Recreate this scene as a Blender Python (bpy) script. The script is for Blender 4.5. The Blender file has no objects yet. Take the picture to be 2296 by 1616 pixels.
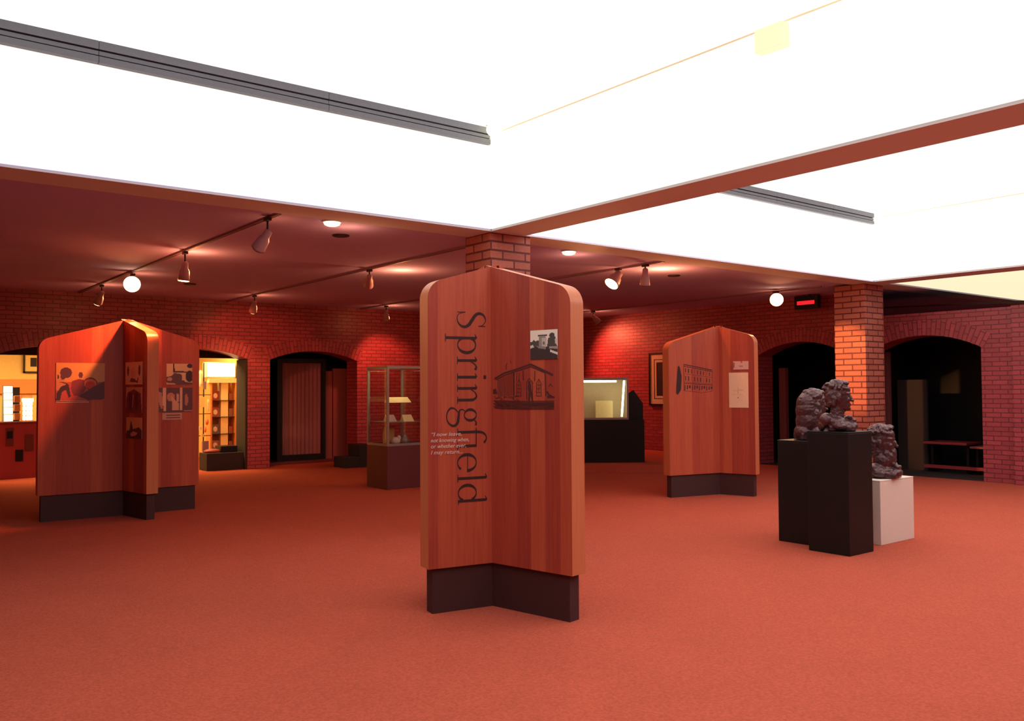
import bpy, bmesh, math, random
from mathutils import Vector, Matrix, noise
random.seed(7)
S = bpy.context.scene
COL = S.collection

# ------------------------------------------------------------------ camera
FPX = 1960.0; YAW = math.radians(38.085); PIT = math.radians(1.80); ROL = math.radians(-0.327); EYE = 1.4
CX, CY = 1148.0, 808.0
_fw = Vector((math.sin(YAW)*math.cos(PIT), math.cos(YAW)*math.cos(PIT), math.sin(PIT)))
_r0 = Vector((math.cos(YAW), -math.sin(YAW), 0)); _u0 = _r0.cross(_fw)
_R = math.cos(ROL)*_r0 + math.sin(ROL)*_u0
_U = -math.sin(ROL)*_r0 + math.cos(ROL)*_u0
CAMLOC = Vector((0, 0, EYE))
cam = bpy.data.cameras.new('camera'); cam.sensor_width = 36.0; cam.lens = FPX/2296*36.0
cam.clip_start = 0.05; cam.clip_end = 100
camo = bpy.data.objects.new('camera', cam); COL.objects.link(camo)
M3 = Matrix((_R, _U, -_fw)).transposed()
camo.matrix_world = Matrix.Translation(CAMLOC) @ M3.to_4x4()
S.camera = camo

# ------------------------------------------------------------------ view, world, large lights
S.view_settings.view_transform = 'Standard'
S.view_settings.look = 'None'
S.view_settings.gamma = 1.0
S.view_settings.use_curve_mapping = False
S.view_settings.exposure = 0.0
w = bpy.data.worlds.new('world'); S.world = w; w.use_nodes = True
w.node_tree.nodes['Background'].inputs[0].default_value = (0.5, 0.3, 0.3, 1)
w.node_tree.nodes['Background'].inputs[1].default_value = 0.0
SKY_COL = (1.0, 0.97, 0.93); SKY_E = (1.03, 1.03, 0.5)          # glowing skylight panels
WALL_COL = (1.0, 0.95, 0.86); WALL_E = 1.04; BOOST_E = 2.8       # glow added to the white walls of the wells, one boosted
CREAM_COL = (1.0, 0.92, 0.60); CREAM_E = 0.82  # glow given to the far wall of the third well

def lamp(kind, name, loc, energy, color, aim=None, size=60, blend=0.5, soft=0.05, parent=None, sizey=None):
    l = bpy.data.lights.new(name, kind); l.energy = energy; l.color = color
    if kind == 'SPOT':
        l.spot_size = math.radians(size); l.spot_blend = blend; l.shadow_soft_size = soft
    elif kind == 'POINT':
        l.shadow_soft_size = soft
    elif kind == 'AREA':
        l.shape = 'RECTANGLE'; l.size = size; l.size_y = sizey or size
    o = bpy.data.objects.new(name, l); COL.objects.link(o); o.location = loc
    if aim is not None:
        d = Vector(aim) - Vector(loc)
        o.rotation_euler = d.to_track_quat('-Z', 'Y').to_euler()
    if parent:
        o.parent = parent; o.location = Vector(loc) - parent.location
    return o

WARM = (1.0, 0.40, 0.13)
# ------------------------------------------------------------------ pixel helpers (points on real planes)
def ray(px, py): return _fw + _R*((px-CX)/FPX) - _U*((py-CY)/FPX)
def onz(px, py, z):
    d = ray(px, py); return CAMLOC + d*((z-EYE)/d.z)
def onx(px, py, x):
    d = ray(px, py); return CAMLOC + d*(x/d.x)
def ony(px, py, y):
    d = ray(px, py); return CAMLOC + d*(y/d.y)

# ------------------------------------------------------------------ materials
def newmat(name):
    m = bpy.data.materials.new(name); m.use_nodes = True
    return m, m.node_tree, m.node_tree.nodes['Principled BSDF']
def N(nt, t, **kw):
    n = nt.nodes.new(t)
    for k, v in kw.items(): setattr(n, k, v)
    return n
def plain(name, col, rough=0.6, metal=0.0, spec=0.5, noise_amt=0.10, nscale=30, bump=0.0):
    m, nt, b = newmat(name)
    b.inputs['Roughness'].default_value = rough; b.inputs['Metallic'].default_value = metal
    b.inputs['Specular IOR Level'].default_value = spec
    tc = N(nt, 'ShaderNodeTexCoord'); nz = N(nt, 'ShaderNodeTexNoise'); nz.inputs['Scale'].default_value = nscale
    nz.inputs['Detail'].default_value = 4
    nt.links.new(tc.outputs['Object'], nz.inputs['Vector'])
    mx = N(nt, 'ShaderNodeMix', data_type='RGBA')
    mx.inputs[6].default_value = (*[c*(1-noise_amt) for c in col], 1)
    mx.inputs[7].default_value = (*[min(1, c*(1+noise_amt)) for c in col], 1)
    nt.links.new(nz.outputs['Fac'], mx.inputs[0]); nt.links.new(mx.outputs[2], b.inputs['Base Color'])
    if bump:
        bp = N(nt, 'ShaderNodeBump'); bp.inputs['Strength'].default_value = bump; bp.inputs['Distance'].default_value = 0.01
        nt.links.new(nz.outputs['Fac'], bp.inputs['Height']); nt.links.new(bp.outputs[0], b.inputs['Normal'])
    return m
def emis(name, col, e, base=(0.8, 0.8, 0.8)):
    m, nt, b = newmat(name)
    b.inputs['Base Color'].default_value = (*base, 1)
    b.inputs['Emission Color'].default_value = (*col, 1); b.inputs['Emission Strength'].default_value = e
    b.inputs['Roughness'].default_value = 0.8
    return m
def brick(name, c1, c2, mortar, rough=0.6, spec=0.4, bumps=0.6, bw=0.285, rh=0.0865, ms=0.011):
    m, nt, b = newmat(name)
    uv = N(nt, 'ShaderNodeUVMap'); br = N(nt, 'ShaderNodeTexBrick')
    br.offset = 0.5; br.inputs['Scale'].default_value = 1
    br.inputs['Color1'].default_value = (*c1, 1); br.inputs['Color2'].default_value = (*c2, 1)
    br.inputs['Mortar'].default_value = (*mortar, 1)
    br.inputs['Brick Width'].default_value = bw; br.inputs['Row Height'].default_value = rh
    br.inputs['Mortar Size'].default_value = ms; br.inputs['Mortar Smooth'].default_value = 0.3
    br.inputs['Bias'].default_value = 0.0
    nz = N(nt, 'ShaderNodeTexNoise'); nz.inputs['Scale'].default_value = 38; nz.inputs['Detail'].default_value = 5
    nt.links.new(uv.outputs[0], br.inputs['Vector']); nt.links.new(uv.outputs[0], nz.inputs['Vector'])
    mm = N(nt, 'ShaderNodeMix', data_type='RGBA', blend_type='MULTIPLY'); mm.inputs[0].default_value = 1
    mr = N(nt, 'ShaderNodeMapRange'); mr.inputs['To Min'].default_value = 0.72; mr.inputs['To Max'].default_value = 1.28
    nt.links.new(nz.outputs['Fac'], mr.inputs['Value'])
    nt.links.new(br.outputs['Color'], mm.inputs[6]); nt.links.new(mr.outputs[0], mm.inputs[7])
    nt.links.new(mm.outputs[2], b.inputs['Base Color'])
    sb = N(nt, 'ShaderNodeMath', operation='SUBTRACT'); sb.inputs[0].default_value = 1.0
    nt.links.new(br.outputs['Fac'], sb.inputs[1])
    ad = N(nt, 'ShaderNodeMath', operation='MULTIPLY_ADD'); ad.inputs[1].default_value = 0.18
    nt.links.new(nz.outputs['Fac'], ad.inputs[0]); nt.links.new(sb.outputs[0], ad.inputs[2])
    bp = N(nt, 'ShaderNodeBump'); bp.inputs['Strength'].default_value = bumps; bp.inputs['Distance'].default_value = 0.012
    nt.links.new(ad.outputs[0], bp.inputs['Height']); nt.links.new(bp.outputs[0], b.inputs['Normal'])
    b.inputs['Roughness'].default_value = rough; b.inputs['Specular IOR Level'].default_value = spec
    return m
def wood(name, dark, mid, light, plank=0.115, seed=0.0, rough=0.36):
    m, nt, b = newmat(name)
    uv = N(nt, 'ShaderNodeUVMap'); sp = N(nt, 'ShaderNodeSeparateXYZ')
    nt.links.new(uv.outputs[0], sp.inputs[0])
    # uneven plank widths: wobble u with a 1-d noise first
    dv = N(nt, 'ShaderNodeMath', operation='DIVIDE'); dv.inputs[1].default_value = plank
    nt.links.new(sp.outputs[0], dv.inputs[0])
    fl = N(nt, 'ShaderNodeMath', operation='FLOOR'); nt.links.new(dv.outputs[0], fl.inputs[0])
    wn = N(nt, 'ShaderNodeTexWhiteNoise', noise_dimensions='1D')
    ad = N(nt, 'ShaderNodeMath', operation='ADD'); ad.inputs[1].default_value = seed
    nt.links.new(fl.outputs[0], ad.inputs[0]); nt.links.new(ad.outputs[0], wn.inputs['W'])
    cb = N(nt, 'ShaderNodeCombineXYZ')
    m1 = N(nt, 'ShaderNodeMath', operation='MULTIPLY'); m1.inputs[1].default_value = 60
    m2 = N(nt, 'ShaderNodeMath', operation='MULTIPLY'); m2.inputs[1].default_value = 2.2
    nt.links.new(sp.outputs[0], m1.inputs[0]); nt.links.new(sp.outputs[1], m2.inputs[0])
    nt.links.new(m1.outputs[0], cb.inputs[0]); nt.links.new(m2.outputs[0], cb.inputs[1]); nt.links.new(wn.outputs['Value'], cb.inputs[2])
    nz = N(nt, 'ShaderNodeTexNoise'); nz.inputs['Scale'].default_value = 1.0; nz.inputs['Detail'].default_value = 6
    nz.inputs['Distortion'].default_value = 0.6
    nt.links.new(cb.outputs[0], nz.inputs['Vector'])
    sm = N(nt, 'ShaderNodeMath', operation='MULTIPLY_ADD'); sm.inputs[1].default_value = 0.55
    nt.links.new(nz.outputs['Fac'], sm.inputs[0])
    m3 = N(nt, 'ShaderNodeMath', operation='MULTIPLY'); m3.inputs[1].default_value = 0.5
    nt.links.new(wn.outputs['Value'], m3.inputs[0]); nt.links.new(m3.outputs[0], sm.inputs[2])
    cr = N(nt, 'ShaderNodeValToRGB'); e = cr.color_ramp.elements
    e[0].position = 0.15; e[0].color = (*dark, 1); e[1].position = 0.85; e[1].color = (*light, 1)
    k = cr.color_ramp.elements.new(0.5); k.color = (*mid, 1)
    nt.links.new(sm.outputs[0], cr.inputs['Fac']); nt.links.new(cr.outputs['Color'], b.inputs['Base Color'])
    b.inputs['Roughness'].default_value = rough; b.inputs['Specular IOR Level'].default_value = 0.45
    return m
def attrmat(name, rough=0.5):
    m, nt, b = newmat(name)
    a = N(nt, 'ShaderNodeAttribute'); a.attribute_name = 'Col'
    nt.links.new(a.outputs['Color'], b.inputs['Base Color']); b.inputs['Roughness'].default_value = rough
    return m
def carpetmat():
    m, nt, b = newmat('carpet')
    tc = N(nt, 'ShaderNodeTexCoord')
    n1 = N(nt, 'ShaderNodeTexNoise'); n1.inputs['Scale'].default_value = 70; n1.inputs['Detail'].default_value = 4
    n2 = N(nt, 'ShaderNodeTexNoise'); n2.inputs['Scale'].default_value = 2.2; n2.inputs['Detail'].default_value = 3
    for n in (n1, n2): nt.links.new(tc.outputs['Object'], n.inputs['Vector'])
    cr = N(nt, 'ShaderNodeValToRGB'); e = cr.color_ramp.elements
    e[0].position = 0.32; e[0].color = (*[c*0.84 for c in CARPET], 1); e[1].position = 0.68; e[1].color = (*[min(1, c*1.14) for c in CARPET], 1)
    nt.links.new(n1.outputs['Fac'], cr.inputs['Fac'])
    mr = N(nt, 'ShaderNodeMapRange'); mr.inputs['To Min'].default_value = 0.93; mr.inputs['To Max'].default_value = 1.07
    nt.links.new(n2.outputs['Fac'], mr.inputs['Value'])
    mm = N(nt, 'ShaderNodeMix', data_type='RGBA', blend_type='MULTIPLY'); mm.inputs[0].default_value = 1
    nt.links.new(cr.outputs['Color'], mm.inputs[6]); nt.links.new(mr.outputs[0], mm.inputs[7])
    nt.links.new(mm.outputs[2], b.inputs['Base Color'])
    bp = N(nt, 'ShaderNodeBump'); bp.inputs['Strength'].default_value = 0.5; bp.inputs['Distance'].default_value = 0.01
    nt.links.new(n1.outputs['Fac'], bp.inputs['Height']); nt.links.new(bp.outputs[0], b.inputs['Normal'])
    b.inputs['Roughness'].default_value = 0.95; b.inputs['Specular IOR Level'].default_value = 0.1
    return m
def glassmat():
    m, nt, b = newmat('glass')
    nt.nodes.remove(b)
    tr = N(nt, 'ShaderNodeBsdfTransparent'); tr.inputs[0].default_value = (0.93, 0.95, 0.94, 1)
    gl = N(nt, 'ShaderNodeBsdfGlossy'); gl.inputs['Roughness'].default_value = 0.03
    lw = N(nt, 'ShaderNodeLayerWeight'); pw = N(nt, 'ShaderNodeMath', operation='POWER'); pw.inputs[1].default_value = 5.0
    fr = N(nt, 'ShaderNodeMath', operation='MULTIPLY_ADD'); fr.inputs[1].default_value = 0.7; fr.inputs[2].default_value = 0.035
    nt.links.new(lw.outputs['Facing'], pw.inputs[0]); nt.links.new(pw.outputs[0], fr.inputs[0])
    mx = N(nt, 'ShaderNodeMixShader')
    nt.links.new(fr.outputs[0], mx.inputs[0]); nt.links.new(tr.outputs[0], mx.inputs[1]); nt.links.new(gl.outputs[0], mx.inputs[2])
    nt.links.new(mx.outputs[0], nt.nodes['Material Output'].inputs['Surface'])
    return m

CARPET = (0.47, 0.098, 0.058)
M = dict(
    carpet=carpetmat(),
    plaster=plain('plaster', (0.70, 0.76, 0.78), 0.9, nscale=3, noise_amt=0.03, spec=0.1),
    ceil=plain('ceiling_plaster', (0.54, 0.44, 0.82), 0.95, nscale=2, noise_amt=0.03, spec=0.05),
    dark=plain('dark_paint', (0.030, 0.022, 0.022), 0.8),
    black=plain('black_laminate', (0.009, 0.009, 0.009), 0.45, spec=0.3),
    white=plain('white_laminate', (0.84, 0.76, 0.66), 0.6, noise_amt=0.03),
    brickc=brick('column_brick', (0.60, 0.205, 0.135), (0.48, 0.15, 0.10), (0.17, 0.035, 0.035)),
    brickw=brick('wall_brick', (0.46, 0.080, 0.100), (0.35, 0.060, 0.078), (0.19, 0.036, 0.050), rough=0.42, spec=0.5, bw=0.21, rh=0.067, ms=0.008),
    wood=wood('panel_wood', (0.31, 0.045, 0.034), (0.45, 0.082, 0.046), (0.60, 0.145, 0.066)),
    woodedge=wood('panel_edge', (0.52, 0.155, 0.07), (0.60, 0.19, 0.085), (0.68, 0.25, 0.11), plank=0.5),
    kick=plain('kick_base', (0.055, 0.018, 0.018), 0.7, noise_amt=0.08),
    ink=plain('brown_ink', (0.035, 0.012, 0.012), 0.7),
    inklight=plain('soft_brown_ink', (0.085, 0.022, 0.020), 0.7),
    letter_white=plain('cream_ink', (0.80, 0.66, 0.58), 0.7),
    photo=attrmat('photo_print', 0.45),
    steel=plain('grey_metal', (0.30, 0.26, 0.26), 0.45, metal=0.6),
    band=plain('aluminium_band', (0.17, 0.19, 0.22), 0.6, metal=0.0, spec=0.3),
    groove=plain('band_groove', (0.020, 0.022, 0.030), 0.6),
    glass=glassmat(),
    lampw=plain('lamp_enamel', (0.48, 0.30, 0.32), 0.45, noise_amt=0.03),
    lampd=plain('lamp_dark', (0.03, 0.015, 0.015), 0.6),  # near-black finish for arms, slots, baffles and unlit faces
    track=plain('track_enamel', (0.34, 0.20, 0.26), 0.6),
    bronze=plain('rough_bronze', (0.095, 0.044, 0.050), 0.34, metal=0.45, spec=0.7, noise_amt=0.5, nscale=45, bump=0.7),
    cloth=plain('brown_curtain', (0.42, 0.17, 0.20), 0.9),
    doorwood=plain('brown_door', (0.26, 0.075, 0.075), 0.6),
    caseb=plain('case_base', (0.13, 0.022, 0.024), 0.55),
    cream=plain('cream_card', (0.85, 0.72, 0.45), 0.7),
    shopwall=plain('yellow_wall', (0.85, 0.62, 0.22), 0.8),
    shopwood=plain('shop_oak', (0.70, 0.30, 0.09), 0.6),
    redbox=plain('red_counter', (0.35, 0.04, 0.05), 0.5),
    sky0=emis('skylight_panel', SKY_COL, SKY_E[0]), sky1=emis('skylight_panel_b', SKY_COL, SKY_E[1]), sky2=emis('skylight_panel_c', SKY_COL, SKY_E[2]),
    sunny=emis('well_wall_glow_strong', WALL_COL, BOOST_E, base=(0.7, 0.65, 0.55)),
    wellwall=emis('well_wall_glow', WALL_COL, WALL_E, base=(0.7, 0.65, 0.55)),
    creamwell=emis('well_wall_glow_cream', CREAM_COL, CREAM_E, base=(0.6, 0.55, 0.4)),
    bulb=emis('lit_bulb', (1.0, 0.62, 0.25), 14.0),
    bulbsoft=emis('lit_recess', (1.0, 0.80, 0.50), 2.6),
    tube=emis('fluorescent_tube', (1.0, 0.92, 0.60), 8.0),
    shopglow=emis('shop_glow', (1.0, 0.90, 0.50), 1.8),
    skyboost=emis('boosted_skylight_panel', SKY_COL, 2.1), wellleft=emis('well_wall_glow_left', WALL_COL, 1.05, base=(0.7, 0.65, 0.55)),
    paper=plain('yellow_paper', (0.95, 0.86, 0.42), 0.8), shell=plain('case_lining', (0.50, 0.42, 0.27), 0.7),
    creamlamp=emis('cream_diffuser', (1.0, 0.96, 0.60), 0.93, base=(0.12, 0.10, 0.05)),
    exitred=emis('exit_red', (1.0, 0.02, 0.03), 0.9, base=(0.4, 0.02, 0.02)),
)

# ------------------------------------------------------------------ mesh builder
class MB:
    def __init__(s): s.v = []; s.f = []; s.uv = {}; s.mi = {}
    def add(s, vs, fs, uvs=None, mi=0):
        o = len(s.v); s.v += [Vector(p) for p in vs]
        for i, f in enumerate(fs):
            s.f.append([k+o for k in f])
            if uvs is not None and uvs[i] is not None: s.uv[len(s.f)-1] = uvs[i]
            if mi: s.mi[len(s.f)-1] = mi
        return s
    def box(s, x0, x1, y0, y1, z0, z1, mi=0):
        x0, x1 = min(x0, x1), max(x0, x1); y0, y1 = min(y0, y1), max(y0, y1); z0, z1 = min(z0, z1), max(z0, z1)
        v = [(x0, y0, z0), (x1, y0, z0), (x1, y1, z0), (x0, y1, z0), (x0, y0, z1), (x1, y0, z1), (x1, y1, z1), (x0, y1, z1)]
        return s.add(v, [(0, 3, 2, 1), (4, 5, 6, 7), (0, 1, 5, 4), (1, 2, 6, 5), (2, 3, 7, 6), (3, 0, 4, 7)], mi=mi)
    def obox(s, c, u, v, hw, hd, z0, z1):
        """box centred at c (x,y), half sizes hw along u and hd along v"""
        c = Vector((c[0], c[1], 0)); u = Vector((*u, 0)); v = Vector((*v, 0))
        b = [c-u*hw-v*hd, c+u*hw-v*hd, c+u*hw+v*hd, c-u*hw+v*hd]
        vs = [p+Vector((0, 0, z0)) for p in b]+[p+Vector((0, 0, z1)) for p in b]
        return s.add(vs, [(0, 3, 2, 1), (4, 5, 6, 7), (0, 1, 5, 4), (1, 2, 6, 5), (2, 3, 7, 6), (3, 0, 4, 7)])
    def tube(s, a, b, r0, r1=None, n=16, caps=True, mi=0):
        a = Vector(a); b = Vector(b); r1 = r0 if r1 is None else r1
        d = (b-a).normalized(); x = d.orthogonal().normalized(); y = d.cross(x)
        vs = []
        for p, r in ((a, r0), (b, r1)):
            for i in range(n):
                t = 2*math.pi*i/n; vs.append(p+(x*math.cos(t)+y*math.sin(t))*r)
        fs = [(i, (i+1) % n, n+(i+1) % n, n+i) for i in range(n)]
        if caps: fs += [tuple(range(n))[::-1], tuple(range(n, 2*n))]
        return s.add(vs, fs, mi=mi)
    def lathe(s, a, d, prof, n=20, mi=0):
        """prof: (dist along d, radius)"""
        a = Vector(a); d = Vector(d).normalized(); x = d.orthogonal().normalized(); y = d.cross(x)
        vs = []
        for t, r in prof:
            for i in range(n):
                k = 2*math.pi*i/n; vs.append(a+d*t+(x*math.cos(k)+y*math.sin(k))*r)
        fs = []
        for j in range(len(prof)-1):
            for i in range(n):
                fs.append((j*n+i, j*n+(i+1) % n, (j+1)*n+(i+1) % n, (j+1)*n+i))
        fs.append(tuple(range(n))[::-1]); fs.append(tuple(range((len(prof)-1)*n, len(prof)*n)))
        return s.add(vs, fs, mi=mi)
    def ell(s, c, r, n=12, m=9, rot=None):
        c = Vector(c); vs = []; fs = []
        for j in range(m+1):
            ph = math.pi*j/m
            for i in range(n):
                t = 2*math.pi*i/n
                p = Vector((r[0]*math.sin(ph)*math.cos(t), r[1]*math.sin(ph)*math.sin(t), r[2]*math.cos(ph)))
                if rot: p = rot @ p
                vs.append(c+p)
        for j in range(m):
            for i in range(n):
                fs.append((j*n+i, (j+1)*n+i, (j+1)*n+(i+1) % n, j*n+(i+1) % n))
        return s.add(vs, fs)

def tagobj(o, label=None, cat=None, group=None, kind=None):
    if label: o['label'] = label
    if cat: o['category'] = cat
    if group: o['group'] = group
    if kind: o['kind'] = kind
    return o
def world_of(o):
    p = Vector((0, 0, 0))
    while o: p += o.location; o = o.parent
    return p
def build(name, mb, mats, parent=None, label=None, cat=None, group=None, kind=None, smooth=False, origin=None, bevel=0.0):
    """link the gathered geometry as ONE mesh object; vertices are given in world space"""
    if not isinstance(mats, (list, tuple)): mats = [mats]
    if origin is None:
        if parent is not None: origin = world_of(parent)
        else:
            xs = [v.x for v in mb.v]; ys = [v.y for v in mb.v]; zs = [v.z for v in mb.v]
            origin = Vector(((min(xs)+max(xs))/2, (min(ys)+max(ys))/2, min(zs)))
    origin = Vector(origin)
    me = bpy.data.meshes.new(name); me.from_pydata([v-origin for v in mb.v], [], mb.f)
    for m in mats: me.materials.append(m)
    uvl = me.uv_layers.new(name='UVMap')
    for p in me.polygons:
        if p.index in mb.mi: p.material_index = mb.mi[p.index]
        p.use_smooth = smooth
        n = p.normal; given = mb.uv.get(p.index)
        for k, li in enumerate(p.loop_indices):
            if given is not None: uvl.data[li].uv = given[k]; continue
            v = mb.v[me.loops[li].vertex_index]
            if abs(n.z) > 0.7: uv = (v.x, v.y)
            elif abs(n.x) > abs(n.y): uv = (v.y, v.z)
            else: uv = (v.x, v.z)
            uvl.data[li].uv = uv
    o = bpy.data.objects.new(name, me); COL.objects.link(o)
    if parent is not None:
        o.parent = parent; o.location = origin-world_of(parent)
    else: o.location = origin
    if bevel:
        b = o.modifiers.new('bevel', 'BEVEL'); b.width = bevel; b.segments = 2; b.limit_method = 'ANGLE'
    return tagobj(o, label, cat, group, kind)
def root(name, loc, label, cat, group=None):
    o = bpy.data.objects.new(name, None); COL.objects.link(o); o.location = loc; o.empty_display_size = 0.1
    return tagobj(o, label, cat, group)

# ================================================================== SETTING
ZC = 2.94            # low ceiling
ZS = 3.93            # skylight
YA = 15.0            # brick wall across the back
XB = 13.27           # brick wall on the right

floor = MB().box(-7, 20, -5, 20, -0.12, 0)
build('floor', floor, M['carpet'], kind='structure')

# low ceiling: everything except the wells
c = MB()
c.box(-7, 20, 6.75, 19.9, ZC, ZC+0.14)
c.box(-7, 20, -5, -0.35, ZC, ZC+0.14)
c.box(-7, -1.95, -0.35, 6.75, ZC, ZC+0.14)
build('ceiling', c, M['ceil'], kind='structure')

def beam(x0, x1, y0, y1, name):
    build(name, MB().box(x0, x1, y0, y1, ZC-0.02, ZS+0.05), M['plaster'], kind='structure')
beam(5.05, 5.48, -0.35, 6.75, 'trim_1')
beam(12.02, 12.45, -0.35, 6.75, 'trim_2')
# edge soffit at the end of the wells, with the wall above it
build('trim_3', MB().box(-1.95, 19, 6.76, 7.16, ZC-0.02, ZC+0.002), M['plaster'], kind='structure')
build('wall_well', MB().box(-2, 19.4, 6.77, 6.9, ZC+0.14, ZS+0.1), M['plaster'], kind='structure')
# white walls of the three wells, with an added glow of their own
def pane(name, mb, mat): build(name, mb, mat, kind='structure')
pane('window_1', MB().box(-1.95, 5.045, 6.745, 6.768, ZC+0.0, 3.747), M['wellleft'])
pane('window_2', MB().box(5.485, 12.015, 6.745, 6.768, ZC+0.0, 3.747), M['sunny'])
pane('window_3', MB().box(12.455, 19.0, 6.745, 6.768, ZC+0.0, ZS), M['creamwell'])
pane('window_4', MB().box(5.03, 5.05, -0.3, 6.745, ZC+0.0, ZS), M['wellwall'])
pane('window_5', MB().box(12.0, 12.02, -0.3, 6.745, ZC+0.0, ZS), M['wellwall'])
# skylights over each well
for i, (a, b) in enumerate(((-0.3, 5.05), (5.48, 12.02), (12.45, 19.0))):
    pane('window_%d' % (i+7), MB().box(a, b, 3.2, 6.77, ZS, ZS+0.02), M['sky%d' % i])
    pane('window_%d' % (i+10), MB().box(a, b, -0.35, 3.2, ZS, ZS+0.02), M['sky%d' % i] if i == 2 else M['skyboost'])  # near half glows stronger, added to brighten the floor
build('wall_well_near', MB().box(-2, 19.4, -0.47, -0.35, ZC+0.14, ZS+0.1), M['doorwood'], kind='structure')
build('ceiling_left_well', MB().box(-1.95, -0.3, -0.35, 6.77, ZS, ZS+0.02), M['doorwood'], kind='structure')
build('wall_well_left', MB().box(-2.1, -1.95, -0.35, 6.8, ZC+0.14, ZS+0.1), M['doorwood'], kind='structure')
# slim cream ledge lines where skylight and well side meet
build('trim_4', MB().box(5.018, 5.032, 0.5, 6.6, 3.845, 3.853), M['cream'], kind='structure')
build('trim_5', MB().box(11.988, 12.002, 3.2, 6.6, 3.845, 3.853), M['cream'], kind='structure')

# grooved aluminium bands above the glowing well walls
def grooved(x0, x1, name, label, joints):
    r = root(name, ((x0+x1)/2, 6.70, 3.747), label, 'metal band', 'grooved rails in the light wells')
    g = MB()
    for k, (a, b, d) in enumerate(((0, .046, .05), (.056, .086, .042), (.097, .158, .05))):
        xs = [x0]+[j for j in joints if x0 < j < x1]+[x1]
        for p, q in zip(xs, xs[1:]):
            g.box(p+0.002, q-0.002, 6.742-d, 6.742, 3.747+a, 3.747+b)
    build('rail', g, M['band'], r)
    build('groove', MB().box(x0, x1, 6.742-0.02, 6.7445, 3.752, 3.900), M['groove'], r)
grooved(-1.9, 5.0, 'ceiling_rail', 'long grooved grey metal rail along the top of the left light well', (1.5, 3.3))
grooved(5.6, 11.95, 'ceiling_rail', 'shorter grooved grey metal rail in the right light well, partly behind the beam', (9.6, 10.9))
t = root('globe_lamp', (4.94, 6.62, 3.80), 'small round white lamp glowing at the end of the long ceiling rail', 'lamp')
build('globe', MB().ell((4.96, 6.60, 3.86), (0.065, 0.065, 0.065), 20, 14), M['bulbsoft'], t, smooth=True)
build('bracket', MB().tube((4.96, 6.60, 3.90), (4.96, 6.70, 3.925), 0.012), M['white'], t)
t = root('corner_fixture', (5.0, 3.62, 3.80), 'small square cream fixture up in the left well beside the long beam', 'light fixture')
cf = onx(1727, 84, 4.98)
build('housing', MB().box(4.94, 5.028, cf.y-.12, cf.y+.10, cf.z-.09, min(cf.z+.07, 3.925)), M['creamlamp'], t, bevel=0.006)

# ---- walls
def arch_pts(a, b, zs, zc, n=20):
    """points along a segmental arch from (a, zs) to (b, zs) with crest zc"""
    w = (b-a)/2; h = zc-zs; R = (w*w+h*h)/(2*h); cx = (a+b)/2; cz = zc-R
    t0 = math.asin(w/R)
    return [(cx+R*math.sin(-t0+2*t0*i/n), cz+R*math.cos(-t0+2*t0*i/n)) for i in range(n+1)], R, cx, cz, t0
def arch_wall(P, lo, hi, ztop, openings, thick):
    """P(u, v, d): u along wall, v up, d into the wall"""
    mb = MB()
    edges = [lo]
    for o in openings: edges += [o[0], o[1]]
    edges.append(hi)
    zt = ztop if callable(ztop) else (lambda u: ztop)
    def quad(pts):
        mb.add([P(*p) for p in pts], [(0, 1, 2, 3)], uvs=[[(p[0] if abs(pts[0][2]-pts[2][2]) < 1e-6 else p[2], p[1]) for p in pts]])
    for d in (0, thick):
        for k in range(0, len(edges), 2):
            a, b = edges[k], edges[k+1]
            quad([(a, 0, d), (b, 0, d), (b, zt(b), d), (a, zt(a), d)])
        for a, b, zs, zc, *z0 in openings:
            ps = arch_pts(a, b, zs, zc)[0] if not z0 else [(a, zs), (b, zs)]
            if z0: quad([(a, 0, d), (b, 0, d), (b, z0[0], d), (a, z0[0], d)])
            for p, q in zip(ps, ps[1:]):
                quad([(p[0], p[1], d), (q[0], q[1], d), (q[0], zt(q[0]), d), (p[0], zt(p[0]), d)])
    for a, b, zs, zc, *z0 in openings:
        if z0: continue
        for u in (a, b):
            quad([(u, 0, 0), (u, 0, thick), (u, zs, thick), (u, zs, 0)])
        ps = arch_pts(a, b, zs, zc)[0]
        L = 0
        for p, q in zip(ps, ps[1:]):
            dl = math.hypot(q[0]-p[0], q[1]-p[1])
            mb.add([P(p[0], p[1], 0), P(q[0], q[1], 0), P(q[0], q[1], thick), P(p[0], p[1], thick)], [(0, 1, 2, 3)],
                   uvs=[[(0, L), (0, L+dl), (thick, L+dl), (thick, L)]]); L += dl
    for k in (0, -1):
        u = edges[k]; quad([(u, 0, 0), (u, 0, thick), (u, zt(u), thick), (u, zt(u), 0)])
    mb.add([P(lo, zt(lo), 0), P(hi, zt(hi), 0), P(hi, zt(hi), thick), P(lo, zt(lo), thick)], [(0, 1, 2, 3)])
    return mb
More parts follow.
